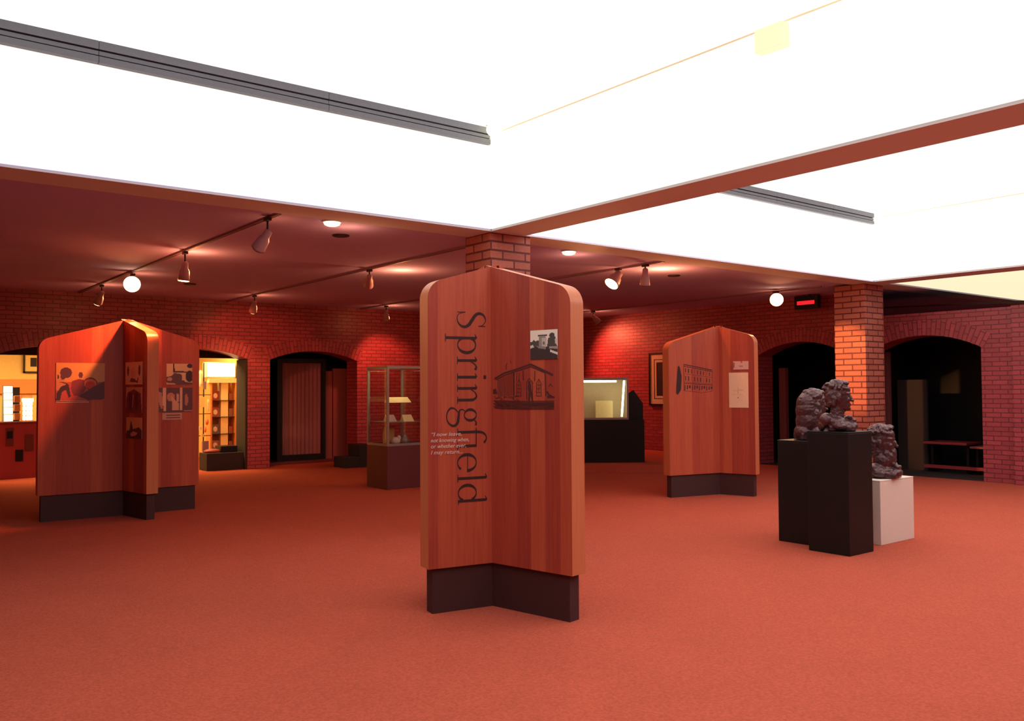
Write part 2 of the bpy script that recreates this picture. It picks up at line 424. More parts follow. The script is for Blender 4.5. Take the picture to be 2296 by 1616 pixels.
def arch_ring(P, o, w=0.24, proud=0.006):
    a, b, zs, zc = o; ps, R, cx, cz, t0 = arch_pts(a, b, zs, zc); mb = MB(); n = 28
    t1 = t0*1.04
    for i in range(n):
        ta, tb = -t1+2*t1*i/n, -t1+2*t1*(i+1)/n
        f = lambda t, r: (cx+r*math.sin(t), cz+r*math.cos(t))
        q = [f(ta, R), f(tb, R), f(tb, R+w), f(ta, R+w)]
        mb.add([P(p[0], p[1], -proud) for p in q], [(0, 1, 2, 3)],
               uvs=[[(0, ta*R), (0, tb*R), (w, tb*R), (w, ta*R)]])
        q2 = [f(ta, R+w), f(tb, R+w)]
        mb.add([P(*q2[0], -proud), P(*q2[1], -proud), P(*q2[1], 0.01), P(*q2[0], 0.01)], [(0, 1, 2, 3)])
        q2 = [f(ta, R), f(tb, R)]
        mb.add([P(*q2[0], -proud), P(*q2[1], -proud), P(*q2[1], 0.01), P(*q2[0], 0.01)], [(0, 1, 2, 3)])
    return mb
PA = lambda u, v, d: (u, YA+d, v)
PB = lambda u, v, d: (XB+d, u, v)
opsA = [(1.95, 3.69, 1.93, 2.10), (4.10, 5.835, 1.93, 2.10), (6.245, 7.985, 1.93, 2.10)]
opsB = [(5.82, 7.55, 1.96, 2.17), (8.00, 9.70, 1.96, 2.17)]
wa = build('wall_back', arch_wall(PA, -7, XB+0.0, ZC+0.01, opsA, 0.42), M['brickw'], kind='structure')
for o in opsA: build('arch_ring', arch_ring(PA, o), M['brickw'], wa)
wb = build('wall_right', arch_wall(PB, 3.2, 15.0, lambda u: ZC+0.01 if u > 7.56 else 2.52, opsB, 0.42), M['brickw'], kind='structure')
for o in opsB: build('arch_ring', arch_ring(PB, o), M['brickw'], wb)
# shallow brick pier at the near end of the right wall
build('wall_pier', MB().box(XB-0.10, XB+0.42, 3.0, 5.36, 0, 2.525), M['brickw'], kind='structure')
# far enclosure
build('wall_far_right', MB().box(19.4, 19.6, -5, 19.9, 0, ZC+0.2), M['brickw'], kind='structure')
build('wall_near', MB().box(-7, 20, -5.2, -5, 0, ZC+0.1), M['brickw'], kind='structure')
build('wall_left', MB().box(-7.2, -7, -5, 20, 0, ZC+0.1), M['brickw'], kind='structure')
build('wall_far_back', MB().box(-7, 20, 19.9, 20.1, 0, ZC+0.2), M['dark'], kind='structure')
# boxed rooms behind the two right arches, blackened to hold the shade
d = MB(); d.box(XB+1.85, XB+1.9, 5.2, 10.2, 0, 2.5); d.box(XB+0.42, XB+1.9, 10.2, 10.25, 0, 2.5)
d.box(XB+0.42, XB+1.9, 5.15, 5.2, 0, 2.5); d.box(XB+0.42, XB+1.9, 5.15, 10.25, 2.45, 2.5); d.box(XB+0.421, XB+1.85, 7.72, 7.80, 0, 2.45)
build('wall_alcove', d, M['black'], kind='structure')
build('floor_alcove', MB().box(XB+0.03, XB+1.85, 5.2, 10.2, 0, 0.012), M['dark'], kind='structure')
# upright jamb posts seen in the arches
def jambpost(y, label, h):
    r = root('wooden_post', (13.9, y, 0.012), label, 'post', 'posts inside the right arches')
    build('post', MB().box(13.86, 13.96, y-0.07, y+0.07, 0.012, h), M['doorwood'], r, bevel=0.006)
jambpost(7.64, 'upright brown wooden post standing inside the arch nearest the busts on the right wall', 1.97)
jambpost(9.80-0.18, 'upright brown wooden post inside the arch just beside the small kiosk', 1.74)
build('wall_alcove_screen', MB().box(14.2, 14.25, 7.10, 7.60, 0.012, 1.5), M['dark'], kind='structure')
# long low bench deep in the right hand arch
r = root('bench', (14.3, 6.6, 0.012), 'long low dark bench with a red front edge deep inside the right hand arch', 'bench')
build('seat', MB().box(13.98, 14.5, 6.38, 7.07, 0.46, 0.50), M['redbox'], r, bevel=0.01)
build('rail', MB().box(14.0, 14.06, 5.95, 7.07, 0.08, 0.13), M['redbox'], r)
for y in (6.42, 6.98): build('leg', MB().box(14.1, 14.4, y-0.02, y+0.02, 0.012, 0.46), M['black'], r)
r = root('side_table', (14.2, 6.15, 0.012), 'small low dark table beside the bench inside the right hand arch', 'table')
build('tabletop', MB().box(14.0, 14.4, 5.93, 6.34, 0.42, 0.45), M['doorwood'], r)
for y in (5.96, 6.31): build('leg', MB().box(14.18, 14.22, y-0.02, y+0.02, 0.012, 0.42), M['black'], r)

# recess behind the third arch on the back wall: side walls, soffit, door
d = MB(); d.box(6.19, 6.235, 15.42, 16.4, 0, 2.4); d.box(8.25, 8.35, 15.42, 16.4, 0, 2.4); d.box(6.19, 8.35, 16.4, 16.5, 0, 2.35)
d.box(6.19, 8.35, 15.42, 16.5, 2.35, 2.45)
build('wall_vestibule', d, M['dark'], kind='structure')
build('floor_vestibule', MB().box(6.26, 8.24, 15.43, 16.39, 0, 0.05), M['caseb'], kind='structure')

build('trim_jamb_shade', MB().box(5.80, 5.832, 15.01, 15.44, 0.0, 1.93), M['dark'], kind='structure')  # dark lining added so the arch jamb reads as unlit
# shop behind the first two arches
d = MB(); d.box(-2.0, 6.185, 18.6, 18.7, 0, 2.7); d.box(-2.1, -2.0, 15.42, 18.7, 0, 2.7); d.box(6.13, 6.185, 15.42, 18.7, 0, 2.7)
build('wall_shop', d, M['shopwall'], kind='structure')
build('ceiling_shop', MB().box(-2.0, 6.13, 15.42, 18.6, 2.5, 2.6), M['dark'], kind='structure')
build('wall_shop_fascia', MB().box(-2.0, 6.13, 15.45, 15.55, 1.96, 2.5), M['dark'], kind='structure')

# ================================================================== COLUMNS
def column(x0, x1, y0, y1, name, label):
    m = MB()
    # one brick skin with corners mitred; uv runs around the shaft so courses bond at the corners
    per = [(x0, y1), (x0, y0), (x1, y0), (x1, y1), (x0, y1)]; L = 0
    for (a, b), (c_, d_) in zip(per, per[1:]):
        l = math.hypot(c_-a, d_-b)
        m.add([(a, b, 0), (c_, d_, 0), (c_, d_, ZC-0.02), (a, b, ZC-0.02)], [(0, 1, 2, 3)], uvs=[[(L, 0), (L+l, 0), (L+l, ZC), (L, ZC)]])
        L += l
    m.add([(x0, y0, ZC-0.02), (x1, y0, ZC-0.02), (x1, y1, ZC-0.02), (x0, y1, ZC-0.02)], [(0, 1, 2, 3)])
    return build(name, m, M['brickc'], label=label, cat='column', group='square brick columns')
column(5.07, 5.57, 6.80, 7.22, 'brick_column', 'square brick column rising behind the large wooden kiosk')
column(12.10, 12.62, 6.95, 7.45, 'brick_column', 'square brick column standing behind the bronze busts')

# ================================================================== KIOSKS
TH = 0.13
def dirv(az): return Vector((math.cos(math.radians(az)), math.sin(math.radians(az)), 0))
class Face:
    """one vertical face of a kiosk wing: s metres out from the inner corner, z up, off outwards"""
    def __init__(s, I, az):
        s.I = Vector((I[0], I[1], 0)); s.u = dirv(az)
        n = Vector((-s.u.y, s.u.x, 0)); 
        if n.dot(Vector((0, 0, 0))-s.I) < 0: n = -n
        s.n = n
    def P(s, a, z, off=0.0): return s.I+s.u*a+s.n*off+Vector((0, 0, z))
def wing(root_, O, az, L, seed):
    u = dirv(az); n = Vector((-u.y, u.x, 0)); h = TH/2
    slope = 0.29; zp = 2.20; rad = 0.13
    # outline (s, z): up the outer edge, rounded shoulder, along the slope to the peak
    ze = zp-slope*L
    a_s = math.atan(slope)                       # slope angle
    turn = math.pi/2-a_s; tl = rad*math.tan(turn/2)
    c = Vector((L-rad, ze-tl)); out = [(0.0, 0.28), (L, 0.28)]
    for i in range(13):
        t = turn*i/12; out.append((c.x+rad*math.cos(t), c.y+rad*math.sin(t)))
    out.append((0.0, zp))
    m = MB(); k = len(out); O3 = Vector((O[0], O[1], 0))
    fr = [O3+u*a+n*h+Vector((0, 0, z)) for a, z in out]; bk = [O3+u*a-n*h+Vector((0, 0, z)) for a, z in out]
    m.add(fr+bk, [tuple(range(k)), tuple(range(k, 2*k))[::-1]], uvs=[[(a+seed, z) for a, z in out], [(a+seed+3, z) for a, z in out][::-1]])
    o = build('panel', m, [M['wood'], M['woodedge']], root_)
    m2 = MB()
    def arcdist(i): return sum(math.dist(out[j], out[j+1]) for j in range(1, i))
    for i in range(k):
        j = (i+1) % k
        if i == k-1: continue
        L0, L1 = arcdist(i) if i else 0, arcdist(j)
        m2.add([fr[i], bk[i], bk[j], fr[j]], [(0, 1, 2, 3)], uvs=[[(seed, L0), (seed+TH, L0), (seed+TH, L1), (seed, L1)]])
    build('edge_band', m2, M['woodedge'], root_, smooth=False)
    # recessed plinth under the wing
    bh = 0.045
    m3 = MB(); m3.obox((O3+u*((L-0.035)/2-0.0)).xy, u.xy, n.xy, (L-0.035)/2, bh, 0.0, 0.285)
    build('plinth', m3, M['kick'], root_)
def corner_to_axis(I, az1, az2):
    """centre line crossing, given the visible inner corner of two wings"""
    f1, f2 = Face(I, az1), Face(I, az2); h = TH/2
    # lines: I - n1*h + t u1 ; I - n2*h + s u2
    p1 = f1.I-f1.n*h; p2 = f2.I-f2.n*h
    a, b = f1.u, f2.u; den = a.x*b.y-a.y*b.x
    t = ((p2.x-p1.x)*b.y-(p2.y-p1.y)*b.x)/den
    return p1+a*t
def stroke(mb, face, pts, off=0.0015, closed=False, sc=1.0):
    """pts: (s, z, full width); a ribbon of ink on a face"""
    n = len(pts)
    if n < 2: return
    P = [Vector((p[0], p[1])) for p in pts]; L, R = [], []
    for i in range(n):
        a = P[(i-1) % n] if (closed or i > 0) else P[i]; b = P[(i+1) % n] if (closed or i < n-1) else P[i]
        d = (b-a); d = d.normalized() if d.length > 1e-9 else Vector((1, 0)); q = Vector((-d.y, d.x))
        L.append(P[i]+q*pts[i][2]/2); R.append(P[i]-q*pts[i][2]/2)
    rng = range(n if closed else n-1)
    for i in rng:
        j = (i+1) % n
        mb.add([face.P(v.x, v.y, off) for v in (L[i], L[j], R[j], R[i])], [(0, 1, 2, 3)])
def smoothpts(pts, k=6):
    out = []; n = len(pts)
    for i in range(n-1):
        p0, p1, p2, p3 = pts[max(i-1, 0)], pts[i], pts[i+1], pts[min(i+2, n-1)]
        for j in range(k):
            t = j/k
            out.append(tuple(0.5*((2*p1[c])+(-p0[c]+p2[c])*t+(2*p0[c]-5*p1[c]+4*p2[c]-p3[c])*t*t+(-p0[c]+3*p1[c]-3*p2[c]+p3[c])*t**3) for c in range(len(p1))))
    out.append(tuple(pts[-1])); return out
def poly(mb, face, pts, off=0.0015):
    mb.add([face.P(a, z, off) for a, z in pts], [tuple(range(len(pts)))])

# --- picture prints: a raster of paint shapes stored in the print's own mesh
def inpoly(x, y, pts):
    c = False; j = len(pts)-1
    for i in range(len(pts)):
        if (pts[i][1] > y) != (pts[j][1] > y) and x < (pts[j][0]-pts[i][0])*(y-pts[i][1])/(pts[j][1]-pts[i][1])+pts[i][0]: c = not c
        j = i
    return c
def picture(name, face, s0, s1, z0, z1, bg, shapes, parent, nx=56, ny=56, th=0.004, flipx=False, label=None, seed=0, grain=0.05):
    """s0: side at the viewer's left, s1: right. shapes: ('p', pts, col) or ('e', cx, cy, rx, ry, col) in 0..1, y up"""
    mb = MB(); rnd = random.Random(seed)
    vs = []; fs = []
    for j in range(ny+1):
        for i in range(nx+1): vs.append(face.P(s0+(s1-s0)*i/nx, z0+(z1-z0)*j/ny, th))
    for j in range(ny):
        for i in range(nx): fs.append((j*(nx+1)+i, j*(nx+1)+i+1, (j+1)*(nx+1)+i+1, (j+1)*(nx+1)+i))
    mb.add(vs, fs)
    e = len(mb.v)
    q = [(s0, z0), (s1, z0), (s1, z1), (s0, z1)]
    mb.add([face.P(a, b, th) for a, b in q]+[face.P(a, b, 0.0005) for a, b in q], [(0, 1, 5, 4), (1, 2, 6, 5), (2, 3, 7, 6), (3, 0, 4, 7)])
    o = build(name, mb, M['photo'], parent, label=label)
    ca = o.data.color_attributes.new('Col', 'FLOAT_COLOR', 'CORNER')
    cols = []
    for j in range(ny):
        for i in range(nx):
            x, y = (i+0.5)/nx, (j+0.5)/ny; c = bg(x, y) if callable(bg) else bg
            for sh in shapes:
                if sh[0] == 'p' and inpoly(x, y, sh[1]): c = sh[2]
                elif sh[0] == 'e' and ((x-sh[1])/sh[3])**2+((y-sh[2])/sh[4])**2 < 1: c = sh[5]
                elif sh[0] == 'f':
                    k = sh[1](x, y)
                    if k is not None: c = k
            g = 1+rnd.uniform(-grain, grain)
            cols.append((c[0]*g, c[1]*g, c[2]*g, 1))
    for p in o.data.polygons:
        c = cols[p.index] if p.index < nx*ny else (0.5, 0.4, 0.3, 1)
        for li in p.loop_indices: ca.data[li].color = c
    return o

def kiosk(name, I, azs, lens, extra, label):
    """azs[0], azs[1]: the two wings meeting at the visible inner corner, lens measured from that corner"""
    O = corner_to_axis(I, azs[0], azs[1]); r = root(name, (O.x, O.y, 0), label, 'kiosk', 'winged wooden kiosks')
    for i, (az, L) in enumerate(zip(azs, lens)):
        s = (Vector((I[0], I[1], 0))-O).dot(dirv(az))
        wing(r, O, az, L+s, 1.3*i+I[0])
    for i, (az, L) in enumerate(extra): wing(r, O, az, L, 7.1+i)
    return r, O
# big centre kiosk
IC = (3.377, 4.53)
KC, OC = kiosk('display_kiosk', IC, (170, -79), (0.44, 0.645), ((8, 0.5), (95, 0.5)), 'large winged wooden kiosk with tall vertical town name lettering in the middle of the floor')
FL, FR = Face(IC, 170), Face(IC, -79)

# lettering, drawn as pen strokes: x along the word, y up from the base line, x-height = 1
def glyph_strokes():
    G = {}
    st = 0.118
    def serif(x, y, w=0.30): return [(x-w/2, y, 0.035), (x+w/2, y, 0.035)]
    def bowl(cx, cy, rx, ry, a0, a1, thin, thick, n=22):
        out = []
        for i in range(n+1):
            a = math.radians(a0+(a1-a0)*i/n)
            out.append((cx+rx*math.cos(a), cy+ry*math.sin(a), thin+(thick-thin)*abs(math.cos(a))**1.6))
        return out
    G['S'] = (0.0, [smoothpts([(.70, 1.12, .03), (.63, 1.33, .035), (.42, 1.46, .045), (.18, 1.36, .09), (.10, 1.13, .13), (.19, .93, .15), (.42, .76, .16), (.65, .58, .15), (.74, .36, .12), (.64, .12, .08), (.38, 0.0, .045), (.16, .07, .035), (.06, .36, .03)]),
                    [(.70, 1.08, .04), (.70, 1.46, .03)], [(.06, .42, .04), (.06, .0, .03)]])
    G['p'] = (1.08, [[(.18, -.58, st), (.18, .97, st)], serif(.18, -.60, .36), [(.0, .90, .03), (.18, 1.0, .06)], bowl(.50, .48, .36, .46, 150, -150, .045, .14)])
    G['r'] = (2.13, [[(.18, 0, st), (.18, .97, st)], serif(.18, 0, .36), [(.0, .90, .03), (.18, 1.0, .06)], smoothpts([(.22, .66, .035), (.34, .88, .05), (.50, .97, .09), (.60, .90, .12)])])
    G['i'] = (2.90, [[(.18, 0, st), (.18, .97, st)], serif(.18, 0, .36), [(.0, .90, .03), (.18, 1.0, .06)], [(.18, 1.34, .16), (.18, 1.48, .16)]])
    n_ = [[(.18, 0, st), (.18, .97, st)], serif(.18, 0, .34), [(.0, .90, .03), (.18, 1.0, .06)], smoothpts([(.22, .66, .03), (.36, .88, .05), (.56, .97, .08), (.70, .82, .115), (.72, .55, .118), (.72, 0, .118)]), serif(.72, 0, .34)]
    G['n'] = (3.42, n_)
    G['g'] = (4.46, [bowl(.38, .65, .25, .31, 0, 360, .04, .12), smoothpts([(.22, .40, .03), (.12, .26, .05), (.18, .10, .08), (.45, .05, .12), (.72, .0, .13), (.86, -.16, .11), (.80, -.38, .08), (.56, -.54, .05), (.26, -.52, .06), (.06, -.36, .09), (.08, -.14, .06), (.24, .02, .04)]),
                     smoothpts([(.60, .84, .04), (.72, .95, .06), (.86, .93, .10)])])
    G['f'] = (5.43, [smoothpts([(.20, 0, st), (.20, .60, st), (.20, 1.05, st), (.28, 1.35, .09), (.50, 1.48, .06), (.72, 1.36, .12)]), serif(.20, 0, .36), [(.02, .95, .05), (.86, .95, .05)],
                     [(.84, 0, st), (.84, .97, st)], serif(.84, 0, .34)])
    G['e'] = (6.62, [bowl(.42, .47, .37, .48, 0, 320, .04, .14, 26), [(.08, .50, .035), (.78, .50, .035)]])
    G['l'] = (7.58, [[(.18, 0, st), (.18, 1.47, st)], serif(.18, 0, .36), [(.0, 1.40, .03), (.18, 1.49, .06)]])
    G['d'] = (8.02, [bowl(.42, .48, .36, .46, 30, 330, .045, .14), [(.78, 0, st), (.78, 1.47, st)], [(.60, 1.40, .03), (.78, 1.49, .06)], [(.78, .03, .04), (.94, .03, .03)]])
    return G
XH = 0.137; zstart = 1.893; sbase = 0.2385
letters = {'S': 'letter', 'p': 'letter', 'r': 'letter', 'i': 'letter', 'n': 'letter', 'g': 'letter', 'f': 'letter', 'e': 'letter', 'l': 'letter', 'd': 'letter'}
for ch, (x0, sts) in glyph_strokes().items():
    mb = MB()
    for k, s_ in enumerate(sts):
        stroke(mb, FL, [(sbase-y*XH, zstart-(x0+x)*XH, w_*XH) for x, y, w_ in s_], off=0.0018+0.0001*k)
    build('letter', mb, M['ink'], KC)

def text_on(face, body, s, z, size, mat, parent, name, shear=0.0, width=None, label=None):
    cu = bpy.data.curves.new(name, 'FONT'); cu.body = body; cu.size = size; cu.shear = shear; cu.offset = 0.0; cu.extrude = 0.0004
    cu.space_line = 1.05; cu.resolution_u = 3
    tmp = bpy.data.objects.new('tmp', cu); COL.objects.link(tmp)
    bpy.context.view_layer.update()
    dg = bpy.context.evaluated_depsgraph_get(); me = bpy.data.meshes.new_from_object(tmp.evaluated_get(dg))
    bpy.data.objects.remove(tmp)
    xs = [v.co.x for v in me.vertices]; sx = 1.0
    if width: sx = width/(max(xs)-min(xs))
    right = face.n.cross(Vector((0, 0, 1))) * -1   # towards viewer's right when looking at the face
    mb = MB()
    base = face.P(s, z, 0.0035)
    mb.add([base+right*(v.co.x*sx)+Vector((0, 0, v.co.y))+face.n*v.co.z for v in me.vertices], [tuple(p.vertices) for p in me.polygons])
    bpy.data.meshes.remove(me)
    return build(name, mb, mat, parent, label=label)
ys = (1.113, 1.076, 1.039, 1.001)
for (line, wd), yy in zip((('\u201cI now leave,', .205), ('not knowing when,', .262), ('or whether ever,', .24), ('I may return...', .215)), ys):
    text_on(FL, line, 0.425, yy-0.012, 0.036, M['letter_white'], KC, 'quotation_line', shear=0.28, width=wd)

# small photograph on the right wing
g = lambda v: (v, v*0.97, v*0.84)
def bgph(x, y): return (0.98, 0.95, 0.80) if y > 0.42 else (0.06, 0.045, 0.045)
picture('photograph', FR, 0.335, 0.549, 1.575, 1.755, bgph, [
    ('p', [(0, .60), (.08, .62), (.14, .68), (.2, .62), (.28, .66), (.38, .60), (.4, .42), (0, .42)], g(.10)),
    ('p', [(.28, .84), (.62, .84), (.62, .78), (.28, .78)], g(.06)), ('p', [(.32, .80), (.58, .80), (.58, .42), (.32, .42)], g(.34)),
    ('p', [(.42, .74), (.60, .74), (.60, .42), (.42, .42)], g(.62)), ('e', .50, .55, .04, .06, g(.2)),
    ('e', .80, .80, .10, .09, g(.08)), ('p', [(.66, .72), (.92, .76), (.98, .42), (.62, .42)], g(.09)), ('p', [(.90, .66), (.98, .7), (.98, .5), (.92, .52)], g(.7)),
    ('p', [(0, .48), (.10, .50), (.14, .42), (0, .38)], g(.8)), ('p', [(.22, .46), (.6, .43), (.56, .34), (.30, .38)], g(.30)),
    ('p', [(.74, .32), (1, .22), (1, .14), (.74, .24)], g(.85)), ('p', [(.7, .42), (1, .42), (1, .34), (.7, .36)], g(.4)),
], KC, label='small square black and white photograph')

# engraved drawing of a gabled brick depot with a figure in front
def drawing_depot(face, parent):
    mb = MB(); A = lambda x, y: (0.02+x*0.505, 1.262+y*0.29)   # unit box -> face
    def st(pts, w, off=0.0014): stroke(mb, face, [(*A(x, y), w) for x, y in pts], off)
    def pl(pts, off=0.0012): poly(mb, face, [A(*p) for p in pts], off)
    st([(.02, .68), (.18, .80), (.34, .86), (.62, .98)], .010); st([(.62, .98), (.80, .86), (.97, .74)], .013)
    st([(.05, .66), (.20, .76), (.34, .82), (.62, .93), (.84, .80)], .006, .0016)
    for k in range(14):
        x = .08+k*.021; st([(x, .66+k*.012), (x+.004, .28+.003*k)], .0036, .0017)
    for x in (.36, .40, .44): st([(x, .80), (x-.01, .62)], .004)
    st([(.34, .84), (.345, .22)], .006, .0018); st([(.85, .80), (.86, .30)], .007, .0018)
    for cx in (.43, .75):     # arched windows
        st([(cx-.035, .30), (cx-.035, .58), (cx, .66), (cx+.035, .58), (cx+.035, .30), (cx-.035, .30)], .0045)
        st([(cx, .30), (cx, .64)], .003); 
        for yy in (.38, .46, .54): st([(cx-.03, yy), (cx+.03, yy)], .0025, .0019)
    st([(.555, .22), (.555, .60), (.60, .68), (.645, .60), (.65, .22)], .005)
    st([(.50, .84), (.505, .64)], .006); st([(.69, .84), (.685, .62)], .006)
    # standing figure
    pl([(.575, .50), (.585, .56), (.61, .57), (.63, .54), (.628, .46), (.642, .38), (.668, .14), (.645, .14), (.618, .33), (.600, .14), (.576, .14), (.588, .38)], .0021)
    st([(.60, .575), (.60, .62)], .020, .0022)
    # ground lines, rails, bushes
    for k in range(9):
        y = .20-k*.022; st([(.0+.02*(k % 3), y), (.5, y-.01), (.985, y+.004)], .0030+.0012*(k % 2), .0015+.0001*k)
    pl([(.42, .13), (.98, .16), (.985, .08), (.60, .09)], .0011)
    st([(.88, .40), (.90, .33), (.99, .28), (.88, .28)], .014, .0016); st([(.90, .50), (.93, .56), (.96, .50)], .005)
    st([(.0, .40), (.04, .44), (.06, .37), (.0, .38)], .018, .0016)
    st([(.22, .88), (.22, .97), (.235, 1.02)], .005); st([(.30, 1.02), (.29, 1.10)], .003)
    rr = random.Random(3)
    for k in range(120):
        x = rr.uniform(.0, .42); y = rr.uniform(.02, .30); st([(x, y), (x+rr.uniform(.01, .05), y+rr.uniform(-.01, .015))], .0022, .0020)
    for k in range(90):
        x = rr.uniform(.36, .84); y = rr.uniform(.24, .78-abs(x-.62)*.7); st([(x, y), (x+rr.uniform(-.012, .012), y+rr.uniform(.005, .02))], .0020, .0020)
    return build('engraved_drawing', mb, M['inklight'], parent, label='brown line drawing of a gabled station building with a standing figure')
drawing_depot(FR, KC)

# left kiosk
IL = (2.615, 10.42)
KL, OL = kiosk('display_kiosk', IL, (178, -79.5), (0.84, 0.575), ((1.5, 0.80), (98, 0.7)), 'wide wooden kiosk at the left with an illustration and stacked photographs')
f1, f2 = Face(IL, 178), Face(IL, -79.5)
f3 = Face((OL.x+0.065*math.sin(math.radians(1.5)), OL.y-0.065), 1.5)
def sh(*a): return a
ora = (0.66, 0.34, 0.12)
picture('illustration', f1, 0.674, 0.19, 1.285, 1.70, lambda x, y: ora if y > .50 else (0.50, 0.085, 0.075), [
    ('e', .20, .74, .12, .14, (.11, .04, .06)), ('e', .14, .64, .05, .08, (.11, .05, .06)), ('p', [(.02, .66), (.05, .70), (.07, .60), (.02, .56)], (.10, .05, .06)),
    ('p', [(.0, .55), (.10, .58), (.22, .50), (.25, .30), (.12, .38), (.05, .26), (0, .30)], (.60, .26, .14)),
    ('p', [(.06, .50), (.20, .49), (.26, .42), (.30, .12), (.26, .08), (.20, .30), (.12, .24), (.08, .0), (.0, .0), (.02, .22), (.10, .38), (.22, .44)], (.06, .03, .04)),
    ('e', .50, .68, .045, .08, (.12, .04, .06)), ('p', [(.32, .52), (.46, .58), (.58, .55), (.60, .28), (.50, .12), (.36, .14), (.30, .30)], (.22, .04, .055)),
    ('e', .70, .46, .145, .16, (.20, .03, .03)), ('e', .70, .45, .13, .13, (.75, .16, .05)), ('e', .70, .42, .10, .10, (.62, .05, .04)),
    ('p', [(.58, .22), (.72, .34), (.86, .44), (1, .52), (1, .04), (.66, .02), (.46, .12)], (.11, .035, .045)),
    ('p', [(.0, .02), (.62, .02), (.62, -.01), (.0, -.01)], (.62, .28, .16)),
], KL, nx=80, ny=66, label='wide orange and brown illustration of bending figures')
mb = MB()
for k in range(22):
    x = .67-.0148*k; stroke(mb, f1, [(x, 1.270+.004*(k % 2), .008), (x-.009, 1.272+.003*((k+1) % 2), .009)], .002)
build('caption', mb, M['cream'], KL)
pho = (.70, .36, .20)
def mkphoto(i, face, a, b, z0, z1, bg, shp, lab): picture('photograph', face, a, b, z0, z1, bg, shp, KL, seed=i, nx=40, ny=40, label=lab)
mkphoto(1, f2, .07, .468, 1.462, 1.71, (0.97, 0.61, 0.36), [('e', .16, .60, .06, .22, (.20, .10, .08)), ('e', .84, .62, .07, .24, (.18, .08, .07)), ('p', [(.25, .12), (.35, .30), (.55, .25), (.78, .30), (.75, .08)], (.22, .10, .08)), ('e', .66, .24, .07, .07, (0.97, 0.65, 0.41)), ('e', .45, .52, .16, .22, (0.87, 0.49, 0.29))], 'topmost of three stacked photographs, a pale view between dark trees')
mkphoto(2, f2, .088, .466, 1.15, 1.433, (0.80, 0.41, 0.20), [('p', [(.12, .80), (.50, .92), (.92, .75), (1, 0), (0, 0), (.04, .6)], (.26, .06, .06)), ('e', .30, .45, .12, .35, (.13, .035, .05)), ('e', .66, .5, .12, .35, (.13, .035, .05)), ('p', [(.44, .7), (.50, .7), (.42, .2), (.38, .2)], (0.72, 0.26, 0.17))], 'middle one of three stacked photographs, dark standing figures')
mkphoto(3, f2, .10, .466, .868, 1.10, (0.87, 0.43, 0.17), [('p', [(.22, .40), (.30, .85), (.36, .72), (.44, .45), (.60, .48), (.80, .55), (1, .42), (1, 0), (0, 0), (.02, .35)], (.10, .045, .05)), ('p', [(.25, .2), (.45, .35), (.75, .28), (.6, .14), (.35, .1)], (0.72, 0.29, 0.19))], 'lowest of three stacked photographs, a spire against an orange sky')
mkphoto(4, f3, .42, .715, 1.462, 1.705, (.80, .55, .28), [('p', [(.24, 1), (.30, 1), (.32, .66), (.95, .62), (.95, .56), (.26, .58)], (.08, .04, .04)), ('p', [(0, .36), (.2, .42), (.30, .56), (.58, .5), (.62, .3), (.74, .12), (1, .1), (1, 0), (.3, 0), (0, .1)], (.15, .07, .07)), ('e', .9, .4, .16, .28, (.06, .03, .04)), ('e', .92, .9, .12, .1, (.06, .03, .04)), ('e', .12, .26, .10, .09, (.6, .33, .2)), ('p', [(.62, .55), (.72, .55), (.70, .2), (.6, .2)], (.85, .55, .3)), ('p', [(0, 0), (.34, 0), (.34, .06), (0, .08)], (.75, .35, .2))], 'upper photograph on the right wing, pale rooms with a dark line')
mkphoto(5, f3, .33, .72, 1.142, 1.425, (.14, .055, .06), [('p', [(0, .85), (.10, .8), (.14, .3), (.1, .1), (.04, .3), (0, .5)], (.60, .26, .16)), ('p', [(.13, 1), (.23, 1), (.23, .05), (.14, .05)], (.82, .48, .27)), ('p', [(.63, 1), (.71, 1), (.71, .08), (.63, .08)], (.82, .48, .27)), ('e', .36, .62, .12, .18, (.62, .26, .16)), ('p', [(.38, .7), (.48, .5), (.60, .35), (.60, .08), (.40, .08)], (.75, .38, .22)), ('e', .56, .58, .04, .2, (.70, .38, .25)), ('e', .82, .5, .05, .25, (.55, .22, .15)), ('p', [(.76, .02), (1, .02), (1, .08), (.76, .08)], (.5, .2, .14))], 'lower photograph on the right wing, pale columns and shapes')
picture('caption_card', f3, .375, .60, 1.055, 1.135, (.62, .30, .22), [('p', [(.2, .75), (.9, .75), (.9, .6), (.2, .6)], (.15, .05, .05)), ('p', [(.2, .35), (.9, .35), (.9, .22), (.2, .22)], (.15, .05, .05))], KL, nx=30, ny=14)

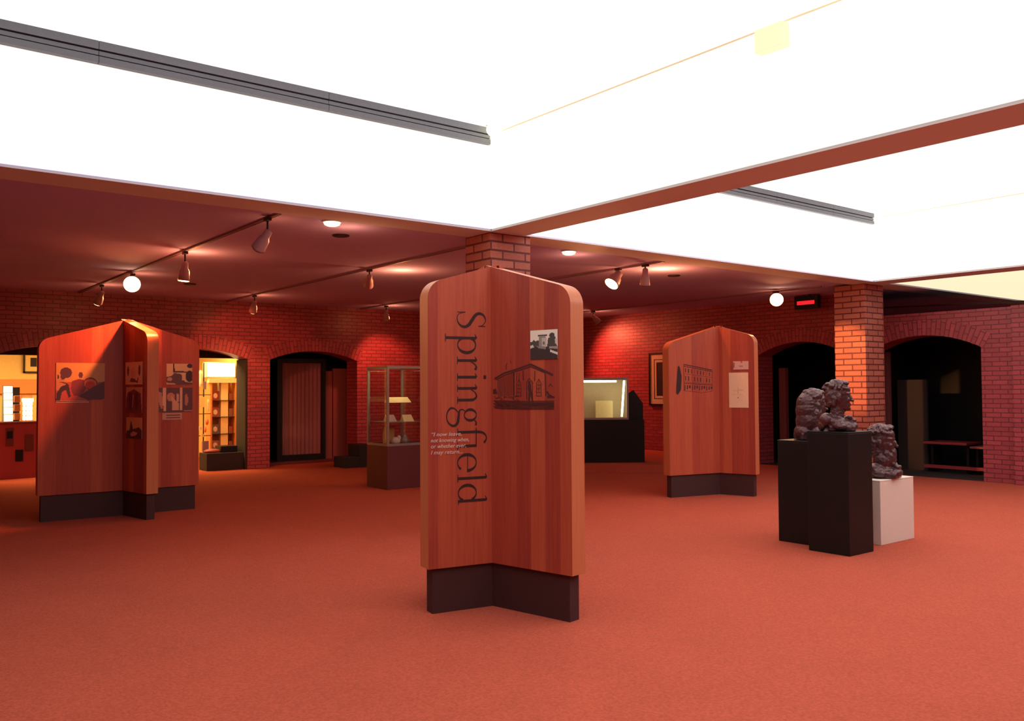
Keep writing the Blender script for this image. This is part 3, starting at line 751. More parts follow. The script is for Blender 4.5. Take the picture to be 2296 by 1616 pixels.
# right kiosk
IR = (9.18, 7.33)
KR, OR = kiosk('display_kiosk', IR, (168, -75), (0.80, 0.48), ((3, 0.72), (93, 0.6)), 'wooden kiosk farthest right, with a faint shop front drawing and pale document')
g1, g2 = Face(IR, 168), Face(IR, -75)
def drawing_storefront(face, parent):
    mb = MB()
    def A(x, y):  # x 0..1 from viewer's left, row spacing narrows to the right
        s = .565-.455*x; zt = 1.70-.075*x; zb = 1.35-.005*x; return (s, zb+(zt-zb)*y)
    def st(pts, w, off=0.0016): stroke(mb, face, [(*A(x, y), w) for x, y in pts], off)
    st([(0, .97), (1, .97)], .012); st([(0, .90), (1, .90)], .007, .0018)
    st([(0, .97), (0, 0)], .006); st([(1, .97), (1, 0)], .006)
    for k in range(11):
        x = .04+k*.088; st([(x, .94), (x+.02, .90)], .008, .002)
    for row, (y0, y1) in enumerate(((.68, .84), (.38, .56))):
        for k in range(9):
            x = .06+k*.105; 
            if (k+row) % 4 == 3: st([(x, y0), (x, y1)], .004)
            else: st([(x, y0), (x, y1)], .013+.004*(k % 2))
        st([(0, y0-.05), (1, y0-.05)], .004)
    st([(0, .28), (1, .28)], .008)
    for k in range(12):
        x = .03+k*.085; st([(x, .02+.04*(k % 3)), (x+.01, .22)], .014+.006*((k*7) % 3), .0018)
    st([(0, .0), (.4, -.03), (.6, -.08), (1, .0)], .004)
    return build('engraved_drawing', mb, M['inklight'], parent, label='faint line drawing of a row of shop fronts')
drawing_storefront(g1, KR)
mb = MB(); poly(mb, g1, [(.655, 1.67), (.63, 1.66), (.615, 1.60), (.60, 1.54), (.607, 1.44), (.615, 1.36), (.665, 1.30), (.69, 1.32), (.685, 1.42), (.675, 1.52), (.668, 1.60)], .0022)
build('figure_silhouette', mb, M['ink'], KR)
picture('note_card', g2, .199, .405, 1.614, 1.728, (.70, .42, .36), [('p', [(.0, .9), (.12, .8), (.1, .3), (.0, .2)], (.35, .15, .14)), ('p', [(.35, .5), (.65, .52), (.62, .35), (.4, .38)], (.45, .22, .2)), ('p', [(.5, 1), (.62, 1), (.58, .8), (.5, .82)], (.35, .15, .14)), ('p', [(0, .0), (1, .0), (1, .05), (0, .05)], (.2, .05, .05))], KR, nx=30, ny=20)
picture('document', g2, .139, .40, 1.130, 1.582, (.92, .66, .42), [('p', [(.46, .55), (.50, .55), (.50, .40), (.46, .40)], (.80, .45, .28)), ('p', [(.2, .50), (.75, .52), (.75, .49), (.2, .48)], (.84, .52, .33)), ('e', .47, .28, .035, .02, (.60, .22, .12)), ('p', [(.15, .38), (.7, .38), (.7, .365), (.15, .365)], (.84, .52, .33))], KR, nx=40, ny=60, label='tall pale blank looking document')

# ================================================================== PEDESTALS AND BUSTS
def pedestal(x0, x1, y0, y1, h, mat, label):
    r = root('pedestal', ((x0+x1)/2, (y0+y1)/2, 0), label, 'pedestal', 'pedestals under the busts')
    build('body', MB().box(x0, x1, y0, y1, 0.0, h-0.012), mat, r, bevel=0.004)
    build('top', MB().box(x0-0.001, x1+0.001, y0-0.001, y1+0.001, h-0.012, h), mat, r, bevel=0.003)
pedestal(6.63, 7.00, 3.98, 4.36, 1.018, M['black'], 'tallest black pedestal, in front of the shorter black one')
pedestal(6.83, 7.30, 4.40, 4.80, 0.914, M['black'], 'shorter black pedestal behind the tall one, with an empty corner')
pedestal(7.30, 7.88, 4.08, 4.40, 0.567, M['white'], 'low white pedestal carrying the bearded bust')

def bust(loc, yaw, scale, label, kind, seed):
    rnd = random.Random(seed); mb = MB()
    def e(c, r, rot=None, n=14, m=10): mb.ell(c, r, n, m, rot)
    # x forward, y to its left, z up.  chin about .15, crown about .40
    e((-.012, 0, .305), (.098, .076, .092)); e((.012, 0, .262), (.078, .066, .100)); e((.028, 0, .205), (.060, .052, .055))
    e((.066, 0, .300), (.024, .056, .018))                                    # brow ridge
    e((.062, 0, .330), (.028, .050, .036))                                    # forehead
    e((.094, 0, .262), (.014, .011, .030), Matrix.Rotation(math.radians(-18), 3, 'Y')); e((.104, 0, .243), (.015, .015, .011))   # nose
    for s in (-1, 1):
        e((.062, s*.036, .250), (.022, .018, .020)); e((.060, s*.030, .222), (.020, .014, .026))   # cheekbone, cheek
        e((.073, s*.027, .279), (.011, .012, .007))                           # eye
        e((-.006, s*.077, .265), (.020, .010, .032)); e((-.004, s*.078, .240), (.010, .008, .012))  # ear
    e((.082, 0, .216), (.014, .026, .006)); e((.080, 0, .205), (.014, .024, .007))       # lips
    e((.072, 0, .178), (.022, .026, .018))                                    # chin
    # hair in locks
    for k in range(70):
        a = rnd.uniform(0, 2*math.pi); ph = rnd.uniform(0.05, 1.25)
        x = -.020+.096*math.sin(ph)*math.cos(a); y = .080*math.sin(ph)*math.sin(a); z = .312+.092*math.cos(ph)
        if x > .050 and z < .365: continue
        e((x, y, z), (rnd.uniform(.016, .030), rnd.uniform(.012, .020), rnd.uniform(.010, .017)), Matrix.Rotation(rnd.uniform(0, 3), 3, 'Z'), 8, 6)
    for k in range(30):
        a = rnd.uniform(1.9, 4.4); z = rnd.uniform(.205, .30)
        e((-.012+.084*math.cos(a), .072*math.sin(a), z), (.020, .016, .024), None, 8, 6)
    e((-.030, 0, .235), (.066, .064, .050))
    e((.045, .030, .388), (.035, .030, .020)); e((.055, -.010, .382), (.028, .026, .016))   # forelock
    if kind == 'beard':
        e((.010, 0, .130), (.085, .085, .080)); e((-.03, 0, .20), (.07, .07, .06))
        for k in range(36):
            a = rnd.uniform(-1.35, 1.35); z = rnd.uniform(.130, .205)
            e((.020+.066*math.cos(a), .058*math.sin(a), z), (.018, .015, .022), None, 8, 6)
        e((.055, 0, .150), (.040, .044, .040))
    # neck and shoulders
    mb.tube((-.020, 0, .06), (-.006, 0, .215), .062, .050, 18)
    e((-.025, 0, .070), (.075, .115, .050)); e((-.010, .070, .045), (.062, .060, .045)); e((-.010, -.070, .045), (.062, .060, .045))
    e((.030, 0, .050), (.075, .095, .048)); e((.085, 0, .040), (.060, .080, .040)); e((.0, .095, .035), (.050, .050, .035)); e((.0, -.095, .035), (.050, .050, .035))
    e((.074, .022, .102), (.030, .030, .016), Matrix.Rotation(0.7, 3, 'X')); e((.076, -.024, .100), (.030, .030, .016), Matrix.Rotation(-0.7, 3, 'X'))   # collar points
    e((.110, .024, .084), (.022, .026, .015)); e((.110, -.024, .084), (.022, .026, .015)); e((.118, 0, .084), (.012, .012, .012))   # bow tie
    mb.box(-.085, .115, -.095, .095, 0.0, .040)
    if kind == 'shoulder':                                                    # broken-off sleeve standing clear of the back
        e((-.100, -.030, .085), (.055, .075, .060)); e((-.135, -.02, .040), (.030, .060, .045))
    if kind == 'cloak':
        e((-.060, 0, .290), (.088, .092, .095)); e((-.040, 0, .20), (.10, .10, .10))
        e((-.060, 0, .150), (.095, .105, .120)); e((-.070, 0, .235), (.085, .098, .100)); e((-.020, 0, .355), (.085, .085, .050)); e((-.110, 0, .060), (.060, .090, .065))
        mb.box(-.150, -.085, -.08, .08, 0.0, .05)
    rt = Matrix.Rotation(yaw, 4, 'Z')
    L = Vector(loc)+Vector((0, 0, .004))
    mb.v = [L+(rt @ (v*scale)) for v in mb.v]
    o = build('bust', mb, M['bronze'], label=label, cat='bust', group='bronze busts on pedestals', origin=loc, smooth=True)
    r = o.modifiers.new('remesh', 'REMESH'); r.mode = 'VOXEL'; r.voxel_size = 0.0055*scale; r.use_smooth_shade = True
    s = o.modifiers.new('smooth', 'SMOOTH'); s.factor = 0.5; s.iterations = 2
    tx = bpy.data.textures.new('clay', 'CLOUDS'); tx.noise_scale = 0.022; tx.noise_depth = 2
    d = o.modifiers.new('rough', 'DISPLACE'); d.texture = tx; d.strength = 0.006; d.mid_level = 0.5; d.texture_coords = 'LOCAL'
    return o
RIGHT = math.atan2(_R.y, _R.x)
bust((6.80, 4.16, 1.018), RIGHT-0.25, 1.05, 'bronze bust in profile facing right, on the tallest black pedestal', 'shoulder', 1)
bust((7.09, 4.58, 0.914), RIGHT+0.15, 1.12, 'hunched bronze bust at the left, partly hidden behind the bust in profile', 'cloak', 2)
bust((7.57, 4.20, 0.567), RIGHT-0.65, 1.17, 'bearded bronze bust lowest of the three, on the white pedestal', 'beard', 3)

# ================================================================== GLASS CASE (left of the centre kiosk)
x0, x1, y0, y1 = 6.125, 6.72, 10.63, 11.21
r = root('display_case', ((x0+x1)/2, (y0+y1)/2, 0), 'square glass display case on a dark red base beside the centre kiosk', 'display case')
build('base', MB().box(x0, x1, y0, y1, 0, .60), M['caseb'], r, bevel=0.004)
fr = MB()
fw = .032
for a in (x0, x1-fw):
    for b in (y0, y1-fw): fr.box(a, a+fw, b, b+fw, .60, 1.717)
build('frame', fr, M['steel'], r)
for z in (.60, 1.685):
    f_ = MB()
    for b in (y0, y1-fw): f_.box(x0+fw, x1-fw, b, b+fw, z, z+fw)
    for a in (x0, x1-fw): f_.box(a, a+fw, y0+fw, y1-fw, z, z+fw)
    build('rail', f_, M['steel'], r)
gz0, gz1 = .632, 1.685
for nm, bx in (('front', (x0+fw, x1-fw, y0+.012, y0+.016)), ('back', (x0+fw, x1-fw, y1-.016, y1-.012)), ('left', (x0+.012, x0+.016, y0+fw, y1-fw)), ('right', (x1-.016, x1-.012, y0+fw, y1-fw))):
    build('pane', MB().box(bx[0], bx[1], bx[2], bx[3], gz0, gz1), M['glass'], r)
build('shelf', MB().box(x0+.034, x1-.034, y0+.034, y1-.034, 1.195, 1.203), M['glass'], r)
build('shelf', MB().box(x0+.034, x1-.034, y0+.034, y1-.034, .925, .933), M['steel'], r)
lamp('AREA', 'case_light', ((x0+x1)/2, (y0+y1)/2, 1.66), 2.2, (1, .75, .35), aim=((x0+x1)/2, (y0+y1)/2, 0), size=.35, parent=r)
def wedge_card(x, y, z, w, d, h, label, mat):
    m = MB(); m.add([(x, y, z), (x+w, y, z), (x+w, y+d, z), (x, y+d, z), (x+.01, y+d*.6, z+h), (x+w-.01, y+d*.6, z+h)], [(0, 3, 2, 1), (0, 1, 5, 4), (1, 2, 5), (2, 3, 4, 5), (3, 0, 4)])
    build('card', m, mat, label=label, cat='card', group='cards in the glass case')
wedge_card(6.26, 10.80, 1.203, .36, .15, .075, 'bright folded card on the top shelf of the glass case', M['cream'])
wedge_card(6.24, 10.83, .933, .16, .12, .095, 'dull card standing left on the middle shelf of the glass case', M['letter_white'])
wedge_card(6.45, 10.72, .933, .17, .12, .095, 'bright card standing right on the middle shelf of the glass case', M['cream'])
b_ = MB(); b_.box(6.24, 6.43, 10.95, 10.97, .602, .86); build('print', b_, M['shopwood'], label='orange print standing at the bottom of the glass case', cat='print')
b_ = MB(); b_.ell((6.36, 10.80, .66), (.07, .06, .055), 14, 10); b_.ell((6.40, 10.78, .70), (.03, .03, .04), 12, 8)
build('figurine', b_, M['letter_white'], label='small pale rounded figurine at the left bottom of the glass case', cat='figurine', smooth=True)
b_ = MB(); b_.lathe((6.50, 10.80, .605), (0, 0, 1), [(0, .05), (.02, .07), (.07, .075), (.10, .05), (.13, .035), (.14, .04)]); build('jar', b_, M['steel'], label='small grey jar at the right bottom of the glass case', cat='jar', smooth=True)

# dark stepped bench in front of the back wall beside the case
r = root('step_stool', (7.4, 14.2, 0), 'small dark stepped bench on the carpet left of the glass case', 'stool')
build('low_step', MB().box(7.22, 7.50, 14.0, 14.45, 0, .19), M['dark'], r, bevel=0.01)
build('high_step', MB().box(7.50, 7.78, 14.0, 14.45, 0, .40), M['dark'], r, bevel=0.01)

# ================================================================== DOOR in the third arch
r = root('glazed_door', (7.1, 15.6, 0.05), 'tall dark framed glazed door with a brown curtain under the third arch', 'door')
dl, dr = ony(632, 900, 15.6).x, ony(722, 900, 15.6).x
fb = MB(); 
fb.box(dl-.10, dl, 15.58, 15.64, .05, 1.98); fb.box(dr, dr+.07, 15.58, 15.64, .05, 1.98)
fb.box(dl, dr, 15.58, 15.64, 1.90, 1.98); fb.box(dl, dr, 15.58, 15.64, .05, .16)
build('frame', fb, M['black'], r)
cu = MB(); n = 60
vs = []; 
for i in range(n+1):
    x = dl+(dr-dl)*i/n; off = .018*math.sin(i*1.05)+.008*math.sin(i*2.7)
    vs += [(x, 15.66+off, .16), (x, 15.66+off, 1.90)]
cu.add(vs, [(2*i, 2*i+2, 2*i+3, 2*i+1) for i in range(n)])
build('curtain', cu, M['cloth'], r, smooth=True)
build('glass_pane', MB().box(dl, dr, 15.60, 15.606, .16, 1.90), M['glass'], r)
r = root('folding_screen', (7.8, 15.7, 0.05), 'plain brown two leaf panel standing right of the curtained door', 'screen')
xa, xb_, xc = ony(727, 900, 15.62).x, ony(747, 900, 15.62).x, ony(800, 900, 15.62).x
build('leaf', MB().box(xa+.02, xb_-.01, 15.64, 15.68, .05, 1.75), M['doorwood'], r)
build('leaf', MB().box(xb_+.01, 8.23, 15.64, 15.68, .05, 1.80), M['doorwood'], r)

# ================================================================== LIT CASE on a black cabinet, turned towards the room
ZP = .12                                         # low carpeted platform it stands on
a_ = onz(1290, 1046, ZP); b2 = onz(1510, 1041, ZP)
pm = MB(); plan = [(a_.x, a_.y), (b2.x, b2.y), (XB-.01, b2.y+.6), (XB-.01, 14.9), (a_.x, 14.9)]
pm.add([(x, y, 0) for x, y in plan]+[(x, y, ZP) for x, y in plan], [(0, 1, 6, 5), (1, 2, 7, 6), (2, 3, 8, 7), (3, 4, 9, 8), (4, 0, 5, 9), (5, 6, 7, 8, 9)])
build('floor_platform', pm, M['carpet'], kind='structure')
cu_, cv_ = Vector((0.787, -0.617, 0)).normalized(), Vector((0.617, 0.787, 0)).normalized()
DD = 14.95
def cb(m, l0, l1, d0, d1, z0, z1):
    c = cv_*(DD+(d0+d1)/2)+cu_*((l0+l1)/2); return m.obox(c.xy, cu_.xy, cv_.xy, abs(l1-l0)/2, abs(d1-d0)/2, z0, z1)
lat = lambda px: (px-CX)/FPX*DD
hz = lambda py, px: EYE+((869-(px-CX)*.0057)-py)/FPX*DD
l0, l1, l2 = .86, lat(1408), lat(1447); zt_, zb_ = hz(846, 1360), hz(940, 1360)
base_c = cv_*(DD+.2)+cu_*((l0+l2)/2)
r = root('display_cabinet', (base_c.x, base_c.y, ZP), 'black cabinet with a dark pointed shape at its right, beneath the bright lit case', 'cabinet')
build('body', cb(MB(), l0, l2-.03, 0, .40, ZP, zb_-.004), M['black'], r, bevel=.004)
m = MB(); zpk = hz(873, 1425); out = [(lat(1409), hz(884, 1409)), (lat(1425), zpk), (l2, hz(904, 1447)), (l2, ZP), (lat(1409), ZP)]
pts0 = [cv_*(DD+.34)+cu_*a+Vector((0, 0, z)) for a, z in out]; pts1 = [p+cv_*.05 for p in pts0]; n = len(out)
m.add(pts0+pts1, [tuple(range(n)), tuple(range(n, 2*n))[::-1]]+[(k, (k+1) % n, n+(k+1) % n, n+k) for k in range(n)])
build('pointed_shape', m, M['black'], r)  # flat black pointed shape at the right of the case
cc = cv_*(DD+.2)+cu_*((l0+l1)/2)
r = root('lit_display_case', (cc.x, cc.y, zb_), 'bright lit display case with a yellow card, standing on the black cabinet', 'display case')
sh_ = MB(); cb(sh_, l0, l1, .38, .39, zb_, zt_); cb(sh_, l0, l1, .01, .38, zt_-.015, zt_); cb(sh_, l0, l1, .01, .38, zb_, zb_+.015)
cb(sh_, l1-.015, l1, .01, .38, zb_+.015, zt_-.015); cb(sh_, l0, l0+.015, .01, .38, zb_+.015, zt_-.015)
build('shell', sh_, M['shell'], r)
f_ = MB(); q = .035
cb(f_, l0, l1, -.01, .01, zt_-q, zt_); cb(f_, l0, l1, -.01, .01, zb_, zb_+q); cb(f_, l0, l0+q, -.01, .01, zb_+q, zt_-q); cb(f_, l1-q, l1, -.01, .01, zb_+q, zt_-q)
build('frame', f_, M['steel'], r)
build('light_tube', MB().tube(cv_*(DD+.06)+cu_*(l0+.1)+Vector((0, 0, zt_-.062)), cv_*(DD+.06)+cu_*lat(1382)+Vector((0, 0, zt_-.062)), .016), M['tube'], r)
build('light_tube', MB().tube(cv_*(DD+.08)+cu_*lat(1394)+Vector((0, 0, zb_+.05)), cv_*(DD+.08)+cu_*lat(1400)+Vector((0, 0, zt_-.05)), .016), M['tube'], r)
m = MB(); cb(m, lat(1337), lat(1376), .22, .23, zb_+.0155, hz(898, 1357))
build('card', m, M['paper'], label='yellow card standing inside the bright lit case', cat='card')

# framed picture on the right wall, behind the small kiosk
pa, pb = onx(1458, 795, XB-.02), onx(1458, 905, XB-.02); w_ = .85
r = root('framed_picture', (XB-.03, pa.y-w_/2, pb.z), 'picture in a wide pale mat and black frame, half hidden behind the right kiosk', 'picture')
def ring(y0, y1, z0, z1, t, xa, xb):
    m = MB(); m.box(xa, xb, y0, y0+t, z0, z1); m.box(xa, xb, y1-t, y1, z0, z1); m.box(xa, xb, y0+t, y1-t, z0, z0+t); m.box(xa, xb, y0+t, y1-t, z1-t, z1); return m
yb = pa.y-w_
build('frame', ring(yb-.03, pa.y+.03, pb.z-.03, pa.z+.03, .03, XB-.04, XB-.002), M['black'], r)
build('mat', ring(yb, pa.y, pb.z, pa.z, .10, XB-.022, XB-.01), M['cream'], r)
build('inner_frame', ring(yb+.10, pa.y-.10, pb.z+.10, pa.z-.10, .012, XB-.024, XB-.01), M['black'], r)
build('inner_mat', ring(yb+.112, pa.y-.112, pb.z+.112, pa.z-.112, .05, XB-.02, XB-.01), M['cream'], r)
build('print', MB().box(XB-.016, XB-.01, yb+.16, pa.y-.16, pb.z+.16, pa.z-.16), M['dark'], r)

# exit sign
e0, e1 = onx(1788, 680, 12.9), onx(1826, 679, 12.9)
r = root('exit_sign', (12.9, (e0.y+e1.y)/2, e0.z-.12), 'dark hanging sign box with a glowing red strip left of the right brick column', 'sign')
build('housing', MB().box(12.90, 12.99, e1.y-.06, e0.y+.06, e0.z-.10, e0.z+.12), M['black'], r)
build('red_strip', MB().box(12.885, 12.90, e1.y, e0.y, e0.z-.032, e0.z+.030), M['exitred'], r)
build('hanger', MB().box(12.93, 12.96, e1.y+.1, e1.y+.13, e0.z+.12, ZC), M['black'], r)

# ================================================================== TRACK LIGHTING
def track(x, y0, y1, label):
    r = root('light_track', (x, (y0+y1)/2, ZC), label, 'light track', 'light tracks under the low ceiling')
    m = MB(); m.box(x-.018, x+.018, y0, y1, ZC-.022, ZC); build('channel', m, M['track'], r)
    m = MB(); m.box(x-.007, x+.007, y0+.02, y1-.02, ZC-.024, ZC-.0218); build('slot', m, M['lampd'], r)
TX = [3.08, 5.42, 8.0, 12.0]
track(3.08, 7.2, 14.9, 'ceiling light track nearest the left edge')
track(5.42, 7.35, 14.9, 'ceiling light track running back from the centre brick column')
track(8.0, 7.2, 14.9, 'ceiling light track right of the centre kiosk')
track(12.0, 7.6, 14.9, 'ceiling light track near the right brick column')

def head(pos, aim, label, lit=0.0, energy=0, size=50, color=WARM, spot_aim=None, up=0.0, bright=False, L=.21, blend=.7, k=1.0, upoff=(.12, .08)):
    """track spotlight: adaptor, arm, can, and a bulb when it shows its face. pos: the pivot"""
    p = Vector(pos); d = (Vector(aim)-p).normalized()
    r = root('track_spotlight', (p.x, p.y, p.z), label, 'spotlight', 'spotlights on the ceiling tracks')
    build('adaptor', MB().box(p.x-.02, p.x+.02, p.y-.045, p.y+.045, ZC-.05, ZC-.022), M['lampd'], r)
    m = MB(); m.tube((p.x, p.y, ZC-.05), (p.x, p.y, p.z+.02), .009); m.tube(p+Vector((0, 0, .03)), p, .009)
    build('arm', m, M['lampd'], r)
    a = p-d*.03
    m = MB(); m.lathe(a, d, [(0, .022*k), (.01, .034*k), (.07, .036*k), (.10, .052*k), (L-.02, .062*k), (L, .064*k)], 24)
    build('can', m, M['lampw'], r, smooth=True)
    e = a+d*(L+.002)
    m = MB(); m.lathe(e, d, [(0, .060*k), (.006, .054*k), (.010, .03*k)], 24)
    build('bulb_face', m, M['bulb'] if (energy or bright) else M['lampd'], r, smooth=True)
    if energy:
        lamp('SPOT', 'beam_light', e+d*.03, energy, color, aim=spot_aim or aim, size=size, blend=blend, soft=.04, parent=r)
    if up:
        lamp('POINT', 'spill_light', (p.x+upoff[0], p.y+upoff[1], ZC-.22), up*3, (1, .36, .12), soft=.03, parent=r)
    return r
V = Vector
head((3.08, 9.75, 2.78), (3.0, 9.95, 1.0), 'upright spotlight above the left kiosk, glow on the ceiling behind', energy=300, size=84, up=3, color=(1, .24, .07), spot_aim=(2.25, 10.45, 2.0))
head((3.05, 7.39, 2.78), (2.6, 9.0, 1.2), 'pale crossed spotlight nearest the edge of the light well', up=0.3)
head((3.10, 13.54, 2.80), (2.7, 15.0, 1.0), 'small spotlight close to the back wall at the far left', energy=30, size=70, up=1.0)
head((3.12, 11.99, 2.80), (0.6, 4.0, 0.9), 'dazzling spotlight at the left aimed straight at the viewer', energy=60, size=60, up=1.0, bright=True, k=1.7)
head((5.42, 9.85, 2.82), (6.6, 12.5, 1.2), 'dark spotlight tilted right beside a bright yellow ceiling glow', energy=60, size=70, up=5, upoff=(.45, -.05))
head((5.42, 13.65, 2.80), (5.6, 15.0, 1.2), 'pale spotlight hanging above the second arch of the back wall', energy=60, size=75, up=1.0)
head((8.05, 14.0, 2.80), (8.6, 15.0, 1.6), 'small pale spotlight in front of the back wall above the glass case', energy=80, size=80, up=1.6, color=(1, .20, .09))
head((7.92, 7.90, 2.84), (6.2, 7.9, 1.0), 'bright faced spotlight tilted down left, right of the centre kiosk', energy=260, size=40, bright=True, up=0.8, spot_aim=(3.4, 4.5, 1.9), k=1.5)
head((7.95, 7.46, 2.84), (8.3, 7.9, 1.2), 'dark upright spotlight beside the bright faced one', up=7.0, upoff=(.6, .25))
head((12.0, 12.68, 2.82), (12.8, 12.2, 1.8), 'small spotlight far back just right of the centre kiosk', up=1.6)
head((11.9, 8.35, 2.80), (4.2, 2.2, 0.9), 'dazzling spotlight left of the right brick column aimed at the viewer', energy=60, size=60, bright=True, up=0.8, k=1.7)
head((12.4, 14.15, 2.82), (13.25, 12.5, 1.1), 'spotlight near the far corner, behind the centre kiosk', energy=200, size=125, blend=1.0, color=(1, .17, .08))

def recess(x, y, lit, label, energy=0, aim=None, size=80, color=WARM):
    r = root('recessed_downlight', (x, y, ZC-.03), label, 'ceiling light', 'round recessed ceiling lights')
    n = 28
    m = MB(); m.lathe((x, y, ZC-.012), (0, 0, 1), [(0, .085), (0.012, .085)], n); build('trim_ring', m, M['lampd'] if not lit else M['plaster'], r)
    m = MB()
    if lit: m.lathe((x, y, ZC-.045), (0, 0, 1), [(0, .045), (.01, .068), (.030, .078)], n)
    else: m.lathe((x, y, ZC-.016), (0, 0, 1), [(0, .07), (.004, .07)], n)
    build('lens' if lit else 'baffle', m, M['bulbsoft'] if lit else M['lampd'], r, smooth=lit)
    if energy: lamp('SPOT', 'beam_light', (x, y, ZC-.06), energy, color, aim=aim or (x, y, 0), size=size, blend=.6, soft=.05, parent=r)
    if lit: lamp('POINT', 'spill_light', (x+.25, y+.15, ZC-.2), 3.0, (1, .42, .18), soft=.04, parent=r)
recess(3.63, 7.30, True, 'glowing recessed ceiling light left of the centre brick column', 25)
recess(6.56, 7.32, True, 'glowing recessed ceiling light right of the centre brick column', 25)
recess(4.03, 7.91, False, 'dark round ceiling opening beside the left glowing recessed light')
recess(4.13, 12.85, False, 'tiny dark round ceiling opening behind the left spotlights', 130, aim=(5.9, 15.0, 1.7), size=50, color=(1, .20, .09))
recess(9.17, 8.07, False, 'dark round ceiling opening right of the paired spotlights', 700, aim=(12.1, 7.28, 1.7), size=25, color=(1, .40, .13))

# ================================================================== SHOP seen through the left arches
lamp('AREA', 'shop_light', (4.6, 16.4, 2.42), 170, (1, .62, .22), aim=(4.6, 16.8, 0), size=2.2, sizey=1.6)
lamp('AREA', 'shop_light', (1.2, 16.8, 2.42), 110, (1, .66, .26), aim=(1.2, 16.8, 0), size=2.2, sizey=1.6)
YS = 16.2
def sx(px, y=YS): return ony(px, 900, y).x
def sz(py, px=500, y=YS): return ony(px, py, y).z
r = root('shop_sign_box', (sx(498), YS, sz(845)), 'glowing white light box above the shop shelves under the second arch', 'light box')
build('housing', MB().box(sx(463), sx(529), YS+.02, YS+.22, sz(846), sz(812)), M['cream'], r, bevel=.01)
build('glow_panel', MB().box(sx(465), sx(527), YS, YS+.02, sz(844), sz(814)), M['shopglow'], r)
r = root('bookcase', (sx(500), YS+.2, 0), 'golden oak shelf unit holding framed prints under the glowing box', 'bookcase')
xs_ = [sx(474), sx(498), sx(514), sx(529)]
build('back_board', MB().box(xs_[0], xs_[3], YS+.26, YS+.28, .0, sz(850)), M['shopwood'], r)
for x in (xs_[0], xs_[3]): build('side', MB().box(x-.015, x+.015, YS, YS+.26, 0, sz(850)), M['shopwood'], r)
build('upright', MB().box(xs_[1], xs_[2], YS+.06, YS+.26, 0, sz(858)), M['cream'], r)
build('header', MB().box(xs_[0]-.05, xs_[3]+.02, YS-.02, YS+.10, sz(858), sz(848)), M['cream'], r)
rows = [sz(v) for v in (897, 934, 972, 1008)]
for z in rows: build('shelf', MB().box(xs_[0], xs_[3], YS+.02, YS+.26, z-.008, z), M['dark'], r)
cols_ = [(.30, .05, .06), (.35, .10, .08), (.16, .15, .2), (.30, .14, .16)]
dk = [plain('print_%s' % n, c_, .6) for n, c_ in zip(('red', 'rust', 'slate', 'plum'), cols_)]
names = ('red and white', 'portrait', 'slate grey', 'plum')
for k, z in enumerate(rows):
    a, b = sx(478), sx(496); h = .17
    m = MB(); m.box(a, b, YS+.10, YS+.115, z, z+h); rr_ = root('framed_print', ((a+b)/2, YS+.11, z), '%s print on shelf %s of the oak shelf unit' % (names[k], ('at the top', 'second down', 'third down', 'at the bottom')[k]), 'print', 'prints on the oak shelf unit')
    build('picture', m, dk[k], rr_); m = MB(); m.ell(((a+b)/2, YS+.099, z+h*.5), (.04, .006, .05), 12, 8); build('motif', m, M['letter_white'], rr_)
    a, b = sx(517), sx(526)
    m = MB(); m.box(a, b, YS+.08, YS+.20, z, z+.13+.02*(k % 2)); build('book_stack', m, dk[(k*2+1) % 4], label='small dark red item right on shelf %s of the oak shelf unit' % ('at the top', 'second down', 'third down', 'at the bottom')[k], cat='book', group='dark red items on the oak shelf unit')
r = root('slim_panel', (sx(537, 15.75), 15.75, 0), 'tall narrow pale orange panel at the right jamb of the second arch', 'panel')
build('board', MB().box(sx(531, 15.75), sx(543, 15.75), 15.73, 15.77, sz(1028), sz(830)), M['cream'], r)
build('foot', MB().box(sx(532, 15.75), sx(542, 15.75), 15.68, 15.82, 0, sz(1028)), M['dark'], r)
# crowded rack at the left edge of the opening
r = root('gift_rack', (sx(458), YS-.1, 0), 'crowded gift rack at the left of the second arch', 'rack')
build('post', MB().box(sx(455), sx(457), YS-.02, YS, 0, 1.9), M['dark'], r)
for z in (.55, .95, 1.3): build('arm', MB().box(sx(440), sx(471), YS-.04, YS, z, z+.012), M['dark'], r)
gift = [plain('gift_%d_tone' % k, c_, .5) for k, c_ in enumerate(((.9, .7, .3), (.8, .2, .1), (.25, .15, .25), (.9, .8, .5), (.6, .3, .2)))]
for k, (px, py, w2, h2, mi, lab) in enumerate(((450, 848, 9, 38, 3, 'tall pale yellow hanging banner topmost on the gift rack'), (459, 864, 5, 18, 2, 'dark hanging trinket near the top of the gift rack'), (451, 901, 12, 24, 0, 'wide yellow box in the middle of the gift rack'), (467, 908, 5, 28, 3, 'narrow bright tube hanging right on the gift rack'), (464, 945, 8, 16, 1, 'round red toy on the gift rack'), (449, 960, 6, 8, 3, 'small white trinket left on the gift rack'), (460, 962, 5, 16, 1, 'slim red bottle below the round toy'), (453, 976, 5, 7, 0, 'tiny glowing yellow trinket low on the gift rack'), (460, 1000, 14, 24, 2, 'dark framed card low on the gift rack'), (452, 1036, 11, 26, 0, 'stacked golden jars at the bottom left of the gift rack'))):
    c0 = ony(px, py, YS-.08-.012*(k % 3)); hw = w2/2/FPX*15.3; hh = h2/2/FPX*15.3
    m = MB()
    if mi in (1,): m.ell(c0, (hw, .04, hh), 14, 10)
    elif h2 > 25: m.lathe(c0-V((0, 0, hh)), (0, 0, 1), [(0, hw*.7), (hh*.3, hw), (hh*1.6, hw), (hh*2, hw*.6)], 14)
    else: m.box(c0.x-hw, c0.x+hw, c0.y-.03, c0.y+.02, c0.z-hh, c0.z+hh)
    build('gift_item', m, gift[mi], label=lab, cat='gift', group='goods on the gift rack', smooth=(mi == 1))
